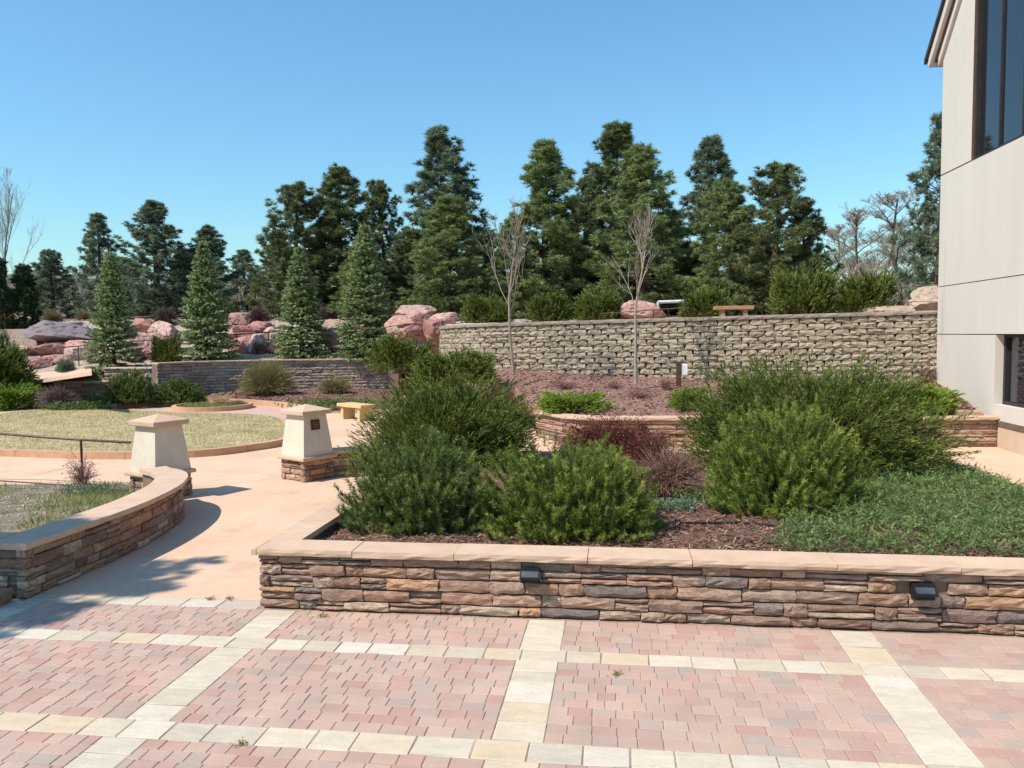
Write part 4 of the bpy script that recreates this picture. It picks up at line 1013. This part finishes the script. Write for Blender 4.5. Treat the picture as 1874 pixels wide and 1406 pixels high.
p = at(488, 733, 29.8); plant('broom_shrub', 'tall tan-green broom shrub before the long garden wall', 'shrub', (p[0], p[1], .2), (twig_meshes(26, 1.25, .8, 1.48, 4200, .010),), ('tan',), ('foliage',))
p = at(612, 735, 30.4); plant('twiggy_shrub', 'thin grey-green shrub at the right of the long garden wall', 'shrub', (p[0], p[1], .2), (twig_meshes(27, .9, .6, .85, 1200, .008),), ('tan',), ('foliage',))
cover('ground_cover', 'green creeping cover at the foot of the garden wall by the bench', 'plant', 625, 745, .15, 1.9, .7, .28, 'creep', 900, 28, .06, .03)
cover('ground_cover', 'green creeping cover at the back edge of the lawn', 'plant', 135, 749, .12, 1.2, .4, .22, 'creep', 900, 29, .06, .03)
p = at(115, 748, 26.3); plant('twiggy_shrub', 'dusky purple shrub below the stepped walls', 'shrub', (p[0], p[1], .1), (twig_meshes(30, 1.1, .6, .85, 1800, .010, 1500, .035),), ('purple',), ('foliage',))
jun('large dark juniper cut by the left edge of the picture', -110, 62, 622, 726, 27.4, juniper_meshes(31, 1, .9, 1, 420, 10, 16, .06, .014, .35, .1, 1.4), 'juni')
jun('low yellow-green juniper below the large dark one at the left edge', -40, 84, 703, 744, 26.4, JF_, 'juniy', 1.0)
cover('ground_cover', 'small green plant right of the purple shrub', 'plant', 172, 742, .2, .6, .4, .4, 'mugo', 320, 32, .06, .03)
bn = thing('stone_bench', 'pale stone bench on the patio beside the tall juniper', 'bench', (*gp(652, 768)[:2], 0))
def bench(t, w, d, h, ang, mat, legw=.12):
    ca, sa = math.cos(ang), math.sin(ang)
    def rb_(V): return [(x*ca-y*sa, x*sa+y*ca, z) for x, y, z in V]
    V, F = bevbox(-w/2, w/2, -d/2, d/2, h-.09, h, .012); ob('seat', mesh('seat', rb_(V), F), mat, t, local=True)
    for s in (-1, 1):
        V, F = bevbox(s*(w/2-.2)-legw/2, s*(w/2-.2)+legw/2, -d/2+.05, d/2-.05, -.02, h-.091, .005); ob('leg', mesh('leg', rb_(V), F), mat, t, local=True)
bench(bn, 1.25, .5, .46, math.radians(-38), 'bench')
# ------------------------------------------------------------------ upper bed: young bare trees, twiggy shrubs, junipers, lamp
def mp_at(px, py):
    lo, hi = .3, 1.9
    for _ in range(30):
        m = (lo+hi)/2; p = gp(px, py, m)
        if mz(p[0], p[1]) > m: lo = m
        else: hi = m
    return p[0], p[1], m
def young(label, px, py, v, ytop, seed, lean=0.0):
    a = at(px, py, v); b = at(px, ytop, v); H = b[2]-a[2]
    lm, tw = branch_tree(seed, H, 1.0, 3, .36, .045, ((13, 16), (4, 6), (2, 4)), .66)
    t = plant('young_tree', label, 'tree', (a[0], a[1], a[2]), (lm, tw), ('palebark', 'twig'), ('trunk', 'twigs'))
    t.rotation_euler = (0, lean, 0); return t
young('slim leafless young tree before the left part of the block wall', 940, 676, 20.6, 398, 101)
young('slim leafless young tree leaning before the middle of the block wall', 1163, 697, 19.6, 415, 104, math.radians(-3))
for i, (px, py, rx, h, lb, mt) in enumerate([
        (1030, 712, .55, .48, 'spiky reddish twig clump below the block wall, left one', 'redtwig'),
        (1125, 712, .35, .32, 'small reddish twig clump between the two young trees', 'redtwig'),
        (1170, 728, .5, .36, 'low spread of reddish twigs before the leaning young tree', 'redtwig'),
        (1218, 712, .25, .4, 'thin pale twigs between the leaning tree and the path lamp', 'redtwig'),
        (990, 668, .62, .95, 'upright bare stems against the block wall right of the first young tree', 'brown'),
        (1575, 690, .7, .75, 'pale yellowish shrub against the block wall behind the big juniper', 'tan'),
        (1695, 700, .35, .6, 'dry twigs in the corner of block wall and building', 'redtwig')]):
    p = mp_at(px, py)
    plant('twiggy_shrub', lb, 'shrub', (p[0], p[1], p[2]-.02), (twig_meshes(110+i, rx, rx*.8, h, 130 if i < 4 else 260, .007 if i < 4 else .009, 60 if mt != 'tan' else 900, .03),), (mt,), ('foliage',))
p = mp_at(1050, 752); plant('juniper', 'low yellow-green juniper on the mulch slope left of the gap', 'shrub', (p[0], p[1], p[2]), JF_, ('juniy', 'bark'), sc=(.95, .7, .7))
p = mp_at(1665, 748); plant('juniper', 'low yellow-green juniper on the slope beside the building', 'shrub', (p[0], p[1], p[2]), JF_, ('juniy', 'bark'), rz=2, sc=(1.15, .9, .9))
p = mp_at(1260, 745); plant('juniper', 'yellow-green juniper tip left of the huge wide juniper', 'shrub', (p[0], p[1], p[2]), JF_, ('juniy', 'bark'), rz=4, sc=(.6, .5, .7))
p = at(1243, 692, 19.3); q = at(1243, 662, 19.3)
pl_ = thing('path_lamp', 'brown post lamp with white globe box before the block wall', 'lamp', (p[0], p[1], p[2]-.1))
hh = q[2]-p[2]+.1
ob('post', mesh('post', *bevbox(-.07, .05, -.06, .06, -.1, hh, .01)), 'rail', pl_, local=True)
ob('lamp_box', mesh('lamp_box', *bevbox(.06, .19, -.06, .06, hh-.32, hh-.06, .02)), 'white', pl_, local=True)
jun('feathery juniper behind the left end of the block wall bed, higher one', 672, 795, 612, 680, 23.0, JB, 'juni', .5)
jun('feathery juniper spilling right behind the tall mounded juniper', 738, 932, 640, 706, 20.5, JC, 'juni', 1.5)
# ------------------------------------------------------------------ terrace above the block wall
for i, (px0, px1, yt, yb_, v, b, m, lb) in enumerate([
        (838, 942, 536, 596, 24.6, JB, 'juni', 'leftmost juniper of the row on top of the block wall'),
        (955, 1055, 533, 592, 24.0, JB, 'juni', 'juniper between the two young trees, left of a close pair on the wall'),
        (1045, 1150, 530, 590, 23.6, JC, 'juni', 'juniper between the two young trees, right of a close pair on the wall'),
        (1240, 1345, 520, 586, 22.8, JB, 'juni', 'feathery juniper left of the terrace bench'),
        (1398, 1545, 484, 578, 22.6, JB, 'juni', 'big dark juniper right of the terrace bench'),
        (1530, 1645, 496, 576, 22.2, JC, 'juni', 'dark juniper nearest the building on the terrace')]):
    jun(lb, px0, px1, yt, yb_, v, b, m, i*1.3)
p = at(1342, 580, 20.9); tb = thing('stone_bench', 'small reddish stone bench on the terrace above the block wall', 'bench', (p[0], p[1], p[2]-.05))
bench(tb, .98, .36, .33, math.radians(2), 'bench2', .11)
tr = thing('terrace_rail', 'thin brown rail passing the pink boulder on the terrace', 'railing', (*at(1200, 570, 22)[:2], 2.7))
ob('top_rail', mesh('top_rail', *tube([at(1105, 574, 22.5), at(1200, 567, 22.2), at(1262, 563, 22)], [.016]*3, 5)), 'rail', tr)
for px, py in ((1108, 574), (1196, 567)):
    q = at(px, py, 22.3); ob('post', mesh('post', *tube([(q[0], q[1], q[2]), (q[0], q[1], q[2]-.5)], [.018]*2, 5)), 'rail', tr)
tr2 = thing('terrace_rail', 'thin rail meeting the building corner above the pale boulder', 'railing', (*at(1680, 525, 21.5)[:2], 3.0))
ob('top_rail', mesh('top_rail', *tube([at(1600, 528, 22), at(1660, 525, 21.6), at(1716, 521, 21.2)], [.014]*3, 5)), 'rail', tr2)
q = at(1650, 526, 21.7); ob('post', mesh('post', *tube([(q[0], q[1], q[2]), (q[0], q[1], 2.7)], [.014]*2, 5)), 'rail', tr2)
wbz = thing('white_barrier', 'white painted barrier glimpsed under the pines behind the terrace rail', 'barrier', (*at(1232, 556, 30)[:2], 3.0))
a, b = at(1204, 553, 30), at(1262, 551, 30)
ob('top_bar', mesh('top_bar', *tube([a, b], [.06, .06], 6)), 'white', wbz); ob('post', mesh('post', *tube([a, (a[0], a[1], a[2]-.7)], [.05, .05], 6)), 'white', wbz)
# rail along the rock garden
rr_ = thing('garden_rail', 'long thin brown rail running below the red boulders', 'railing', (*at(400, 620, 30)[:2], 2.0))
pts = [(40, 641, 32.3), (140, 634, 32.8), (255, 624, 33.2), (330, 620, 33.4), (420, 613, 33.8), (500, 608, 34), (600, 605, 33.5), (700, 601, 30.5), (780, 596, 27.5), (840, 594, 26.8)]
ob('top_rail', mesh('top_rail', *tube([at(*q) for q in pts], [.022]*len(pts), 5)), 'rail', rr_)
for px, py, v in ((143, 634, 32.8), (315, 621, 33.4), (491, 609, 34), (752, 598, 28.5)):
    q = at(px, py, v); ob('post', mesh('post', *tube([q, (q[0], q[1], q[2]-.95)], [.022]*2, 5)), 'rail', rr_)

# ------------------------------------------------------------------ boulders
def boulder_mesh(seed, flat=.5, sub=4):
    rng = np.random.default_rng(seed)
    import bmesh
    from mathutils import noise
    bm = bmesh.new(); bmesh.ops.create_icosphere(bm, subdivisions=sub, radius=1.0)
    N = unit(rng.normal(size=(16, 3))); dd = rng.uniform(.46, .74, 16)
    N[0], dd[0] = (rng.normal(0, .12), rng.normal(0, .12), 1), .55
    N = unit(N); off = rng.uniform(0, 10, 3)
    for v in bm.verts:
        p = np.array(v.co); k = (N @ p)/dd; m = max(1.0, k.max()); q = Vector(p+off*3); p = p/m*(1+.03*noise.noise(q*1.8)-.10*max(0, .12-abs(noise.noise(q*2.6)))/.12+.02*noise.noise(q*9))
        v.co = p/.64
    me = bpy.data.meshes.new('boulder'); bm.to_mesh(me); bm.free(); return me
BL = [boulder_mesh(200+i) for i in range(14)]
BS = [  # x0 x1 y0 y1 distance material label
    (68, 154, 592, 630, 35.8, 'greyrock', 'large dark grey-purple boulder left of the first spruce'),
    (70, 128, 628, 650, 34.8, 'rock', 'flat pink boulder under the rail left of the first spruce'),
    (124, 172, 623, 640, 35, 'rock', 'long pink slab touching the first spruce from the left'),
    (150, 172, 636, 651, 34.4, 'rock', 'small pink boulder just left of the first spruce trunk'),
    (125, 161, 637, 668, 33.8, 'rock', 'upright brown boulder behind the rail post left of the first spruce'),
    (92, 130, 650, 675, 33.4, 'rock', 'squat brown boulder behind the small round bush'),
    (56, 95, 655, 682, 33, 'rock', 'red-brown boulder left of the small round bush'),
    (40, 72, 634, 646, 34.6, 'rock', 'thin flat slab at the left end of the garden rail'),
    (240, 282, 585, 613, 36.6, 'rock', 'cracked pink boulder right of the first spruce, upper one'),
    (276, 322, 590, 620, 36.2, 'rock', 'sloping pink boulder between the first and second spruce'),
    (250, 284, 612, 643, 35, 'rock', 'pink boulder right of the first spruce, middle one'),
    (236, 264, 638, 662, 33.6, 'rock', 'low brown boulder right of the first spruce, bottom left one'),
    (260, 286, 636, 660, 33.8, 'rock', 'low brown boulder right of the first spruce, bottom right one'),
    (424, 455, 574, 595, 37.4, 'rock', 'round red-brown boulder on top of the bank right of the second spruce'),
    (430, 450, 596, 612, 36.2, 'rock', 'small pink boulder under the round one right of the second spruce'),
    (446, 484, 597, 612, 36.1, 'rock', 'wide pink boulder above the rail between second and third spruce'),
    (460, 494, 589, 603, 36.7, 'rock', 'dark purple-red slab below the brown round bush'),
    (484, 508, 599, 612, 35.9, 'rock', 'pale pink boulder beside the third spruce above the rail'),
    (414, 460, 610, 625, 35.2, 'rock', 'shaded slab under the rail right of the second spruce'),
    (420, 446, 620, 645, 34.6, 'rock', 'bright red boulder right of the second spruce'),
    (440, 464, 617, 645, 34.7, 'rock', 'grey-pink boulder beside the bright red one'),
    (457, 492, 612, 645, 34.5, 'rock', 'tall pink slanted boulder behind the small dry bush'),
    (490, 513, 610, 631, 34.8, 'tanrock', 'tan upright block left of the third spruce'),
    (489, 514, 627, 645, 34.2, 'rock', 'orange-red boulder left of the third spruce foot'),
    (588, 628, 586, 607, 36.2, 'tanrock', 'pale tan slab right of the third spruce, upper one'),
    (592, 645, 603, 643, 34.6, 'rock', 'big tan-pink boulder between the third and fourth spruce'),
    (638, 660, 567, 580, 38.2, 'tanrock', 'small pale slab behind the fourth spruce'),
    (730, 784, 561, 586, 31.4, 'rock', 'flat-topped pink boulder topmost right of the fourth spruce'),
    (712, 760, 579, 598, 30.6, 'rock', 'sloping pink boulder under the flat-topped one'),
    (755, 794, 576, 599, 30.4, 'rock', 'blocky pink boulder in the middle of the right-hand rock pile'),
    (788, 832, 574, 592, 29.6, 'rock', 'long pink slab at the right of the rock pile'),
    (726, 786, 596, 624, 28.4, 'rock', 'wide pink boulder behind the rail post right of the fourth spruce'),
    (782, 828, 586, 640, 26.6, 'rock', 'big upright pink boulder at the left end of the block wall'),
    (712, 732, 598, 613, 28.8, 'tanrock', 'small pale stone right of the fourth spruce'),
    (1146, 1212, 555, 588, 23.2, 'rock', 'rounded light pink boulder on the terrace behind the leaning young tree'),
    (1672, 1722, 526, 556, 22.8, 'tanrock', 'brown and white boulder on the terrace beside the building'),
    (1645, 1722, 551, 574, 22, 'tanrock', 'flat pale slab on the wall top beside the building'),
    (1580, 1650, 560, 578, 21.9, 'tanrock', 'low pale rock at the foot of the terrace juniper by the building'),
]
rbo = random.Random(9)
for i, (x0, x1, y0, y1, v, mt, lb) in enumerate(BS):
    c = at((x0+x1)/2, (y0+y1)/2, v); w_ = (x1-x0)*v/FOC; h_ = (y1-y0)*v/FOC
    o = ob('boulder', BL[i % 14], None, None, c, (rbo.uniform(-.15, .15), rbo.uniform(-.15, .15), rbo.uniform(0, 6.28)), (1, 1, 1))
    o.rotation_euler = (rbo.uniform(-.12, .12), rbo.uniform(-.12, .12), rbo.choice((0, 3.14))+rbo.uniform(-.3, .3)); o.scale = (w_/2*1.2, max(w_, h_)*.5, h_/2*1.25)
    tag(o, lb, 'boulder', 'sandstone boulders of the rock garden')
    if not BL[i % 14].materials: BL[i % 14].materials.append(M['rock'])
    if mt != 'rock': o.material_slots[0].link = 'OBJECT'; o.material_slots[0].material = M[mt]

# ------------------------------------------------------------------ bushes on and above the rocks
RT = twig_meshes(301, 1, 1, 1, 2600, .022)
for px, yt, yb_, wpx, v, mt, lb in [(305, 560, 592, 44, 37.5, 'purple', 'round brown twiggy bush right of the first spruce'), (474, 560, 592, 42, 37.8, 'purple', 'round brown twiggy bush between second and third spruce'), (600, 558, 588, 44, 37.8, 'purple', 'round brown twiggy bush right of the third spruce'),
        (472, 622, 648, 26, 34, 'brown', 'small dry bush before the slanted pink boulder'), (120, 653, 682, 38, 32, 'sage', 'small round grey-green bush before the brown boulders'), (810, 570, 585, 26, 33, 'purple', 'small brown bush right of the round green bush'),
        (95, 565, 592, 40, 38.5, 'tan', 'grey-tan grass clump under the leftmost pine'), (155, 566, 590, 36, 39, 'tan', 'grey-tan grass clump left of the first spruce top rocks'), (20, 572, 600, 50, 37, 'straw', 'pale dry grass clump at the far left edge')]:
    a = at(px, yb_, v); b = at(px, yt, v); plant('round_bush', lb, 'bush', (a[0], a[1], a[2]-.05), (RT,), (mt,), ('foliage',), rz=px, sc=(wpx/2*v/FOC, wpx/2*v/FOC, (b[2]-a[2])*1.05))
jun('round green bush above the flat-topped boulder', 766, 822, 541, 582, 33.5, mugo_meshes(33, 1, .9, 1, 420, 30, .09, .024), 'mugo', name='round_bush')
jun('green bush beside the second spruce above the rocks', 380, 440, 552, 588, 38, mugo_meshes(34, 1, .9, 1, 420, 30, .09, .024), 'mugo', name='round_bush')
jun('upright green juniper between the first and second spruce', 275, 335, 612, 668, 32.2, JB, 'juni')
jun('green juniper foot right of the long garden wall end', 690, 745, 610, 650, 29.0, JB, 'juni', 2.2)

# ------------------------------------------------------------------ spruces
SPR = [spruce_meshes(401, 4.3, 1.0), spruce_meshes(402, 4.3, 1.12), spruce_meshes(403, 4.3, .95), spruce_meshes(404, 5.2, 1.15)]
for (px, yb_, yt, wpx, v), me, lb in zip([(210, 685, 458, 100, 31.6), (378, 662, 444, 112, 32.8), (553, 656, 452, 104, 33.6), (672, 662, 408, 122, 32.8)], SPR, ['spruce left of the stepped walls, leftmost of four', 'broad pale spruce above the left end of the long garden wall', 'narrow spruce above the middle of the long garden wall', 'tallest spruce, at the right end of the long garden wall']):
    a = at(px, yb_, v); b = at(px, yt, v); H = b[2]-a[2]; H0 = 5.2 if me is SPR[3] else 4.3; R0_ = {0: 1.0, 1: 1.12, 2: .95, 3: 1.15}[SPR.index(me)]
    sx = wpx/2*v/FOC/R0_
    plant('spruce_tree', lb, 'tree', (a[0], a[1], a[2]), me, ('spruce', 'bark'), ('crown', 'trunk'), sc=(sx, sx, H/H0), group='spruces above the garden wall')

# ------------------------------------------------------------------ pines
PM = [pine_meshes(501, 9.2, 2.4), pine_meshes(502, 9.0, 2.1, power=.72), pine_meshes(503, 8.5, 2.6, power=.85), pine_meshes(504, 7.5, 2.3, open_=.9, dens=4.6, power=.7), pine_meshes(505, 8.0, 2.5, power=.66, dens=5.2), pine_meshes(506, 8.4, 2.3, open_=.8, power=.8), pine_meshes(507, 8.8, 2.4, open_=.6, power=.75, tipup=1.0), pine_meshes(508, 8.0, 2.4, open_=.8, power=.6, whorl=.5, tipup=1.1)]
PH = [(9.2, 2.4), (9.0, 2.1), (8.5, 2.6), (7.5, 2.3), (8.0, 2.5), (8.4, 2.3), (8.8, 2.4), (8.0, 2.4)]
PINES = [  # px, top y, width px, distance, mesh, material, label
    (100, 458, 82, 47, 4, 'pineblue', 'low bushy pine at the far left beside the columnar juniper'),
    (187, 391, 92, 45, 3, 'pineblue', 'sparse bluish pine behind the first spruce'),
    (286, 366, 118, 43, 6, 'pineblue', 'pointed bluish pine between the first and second spruce'),
    (383, 411, 96, 44, 5, 'pineblue', 'pine directly behind the second spruce'),
    (450, 457, 84, 56, 3, 'pineblue', 'pale distant pine right of the second spruce'),
    (553, 341, 132, 41, 7, 'pine', 'open-branched pine behind the third spruce'),
    (633, 306, 128, 42, 1, 'pine', 'tall dark pine between the third and fourth spruce'),
    (703, 334, 96, 44, 7, 'pine', 'dark forked pine behind the fourth spruce'),
    (815, 229, 172, 41, 0, 'pineblue', 'tallest dark pine left of the young trees'),
    (822, 355, 160, 36, 2, 'pinelight', 'lower lighter green pine standing before the tallest dark pine'),
    (745, 420, 110, 40, 4, 'pine', 'dark lower pine left of the tallest dark pine'),
    (1003, 256, 158, 38, 5, 'pinelight', 'light green pine behind the first young tree'),
    (940, 400, 84, 36, 1, 'pinelight', 'small light pine directly behind the first young tree'),
    (1138, 222, 160, 43, 6, 'pine', 'dark tall-topped pine behind the second young tree'),
    (1178, 262, 180, 36, 2, 'pinelight', 'full lighter pine behind the leaning young tree'),
    (1068, 330, 100, 42, 4, 'pine', 'mid-height pine between the light pine and the dark tall-topped one'),
    (1293, 251, 124, 42, 1, 'pineblue', 'dark columnar pine right of the leaning young tree'),
    (1345, 330, 130, 34, 4, 'pinelight', 'bright green bushy pine above the terrace bench'),
    (1412, 302, 150, 33, 7, 'pine', 'open branched pine with forked top above the big terrace juniper'),
    (1470, 362, 96, 33.5, 3, 'pine', 'short leaning pine at the right end of the pine row'),
    (1260, 440, 120, 38, 4, 'pine', 'low dark pine filling between the columnar pine and the full pine'),
    (340, 452, 90, 47, 6, 'pine', 'dark low pine peeping between the second spruce and the pointed bluish pine'),
    (515, 420, 90, 43, 5, 'pine', 'lower pine at the left foot of the open-branched pine'),
    (595, 395, 100, 45, 6, 'pine', 'pine squeezed between the third spruce and the tall dark pine'),
    (668, 430, 110, 38, 2, 'pinelight', 'low pine just behind the fourth spruce top'),
    (885, 420, 90, 44, 4, 'pine', 'dark gap-filling pine right of the tallest dark pine'),
    (1030, 400, 120, 41, 6, 'pine', 'lower pine right of the light green pine'),
    (1100, 420, 120, 40, 1, 'pinelight', 'low pine between the two young trees'),
    (1235, 400, 120, 43, 7, 'pine', 'lower pine left of the dark columnar pine'),
    (1395, 420, 130, 38, 2, 'pinelight', 'low pine behind the big terrace juniper'),
    (1450, 450, 90, 36, 4, 'pine', 'lowest pine under the short leaning pine'),
    (235, 470, 80, 50, 5, 'pineblue', 'small far pine between the sparse bluish and the pointed bluish pine'),
    (1718, 212, 136, 29, 3, 'pineblue', 'sparse pine half hidden behind the building corner'),
]
for i, (px, yt, wpx, v, mi, mt, lb) in enumerate(PINES):
    g = ground_at(px, v); b = at(px, yt, v); H0, R0_ = PH[mi]; H = b[2]-g[2]; sx = wpx/2*v/FOC/R0_/.62
    plant('pine_tree', lb, 'tree', (g[0], g[1], g[2]-.05), PM[mi], (mt, 'bark'), ('crown', 'trunk'), rz=i*2.1, sc=(sx, sx, H/H0), group='pines on the bank')
DC = pine_meshes(601, 3.0, .5, whorl=.2, dens=8, nl=.11, nw=.03, bare=.02, power=.35, pr=.12)
for px, yt, v, wpx, lb in ((4, 478, 36, 40, 'dark columnar juniper cut by the left edge'), (46, 488, 36.5, 48, 'dark columnar juniper left of the low bushy pine')):
    g = ground_at(px, v); b = at(px, yt, v); plant('columnar_juniper', lb, 'tree', (g[0], g[1], g[2]-.05), DC, ('darkcol', 'bark'), ('crown', 'trunk'), rz=px, sc=(wpx/2*v/FOC/.5, wpx/2*v/FOC/.5, (b[2]-g[2])/3.0))
# leafless trees far behind
BT = [branch_tree(701, 9, 1.25, 4, .18, .16, (7, 9), .45, rmin=.014), branch_tree(702, 9, 1.35, 4, .16, .17, (7, 9), .42, rmin=.014), branch_tree(703, 10, .7, 4, .12, .09, ((13, 15), (7, 9), (5, 7), (2, 4)), .60, rmin=.007)]
for px, yt, v, wpx, k, mt, lb in ((1568, 392, 56, 120, 0, 'twig', 'grey leafless tree right of the pine row'), (1650, 352, 54, 150, 1, 'twig', 'spreading grey leafless tree left of the building'), (1612, 410, 62, 130, 1, 'twig', 'hazy leafless tree between the two grey ones'), (1530, 420, 64, 120, 0, 'twig', 'faint leafless tree behind the end of the pine row'), (1690, 400, 60, 120, 0, 'twig', 'leafless tree behind the pine at the building corner'), (12, 338, 52, 100, 2, 'birch', 'tall pale birch at the left edge')):
    g = ground_at(px, v); b = at(px, yt, v); H = b[2]-g[2]; h0 = (9, 9, 10)[k]; w0 = wpx*v/FOC/(5.6 if k < 2 else 4.6)
    plant('bare_tree', lb, 'tree', (g[0], g[1], g[2]), BT[k], (('palebark' if k == 2 else 'bark'), mt), ('trunk', 'twigs'), rz=px*.7, sc=(w0, w0, H/h0/1.02), group='leafless trees far behind')
# distant brush that closes the gaps low down between the trunks
rng = np.random.default_rng(88); n = 7000; u = rng.uniform(-48, 44, n); v = rng.uniform(52, 74, n); P = []
for a_, b_ in zip(u, v):
    x, y = xyof(a_, b_); P.append((x, y, ground_h(x, y)+rng.uniform(0, 1)**1.4*2.2))
o = struct('distant_brush', tri('distant_brush', [shoots(np.array(P), np.column_stack([rng.normal(0, .5, (n, 2)), np.ones(n)]), 1.0, 10, .7, .05, .1, .9, rng)]), 'twig', None, 'stuff', 'grey-brown brush far behind the pines'); o['category'] = 'brush'
# tall pine outside the picture on the left: its shadow lies across the path and plaza corner
PO = pine_meshes(801, 7.6, 1.75, open_=.6, power=.5, bare=.28, nl=.15, nw=.03, whorl=.55)
plant('pine_tree', 'tall pine by the plaza just outside the left edge, casting branch shadows', 'tree', (-9.35, 3.85, 0), PO, ('pine', 'bark'), ('crown', 'trunk'), group='pines on the bank')
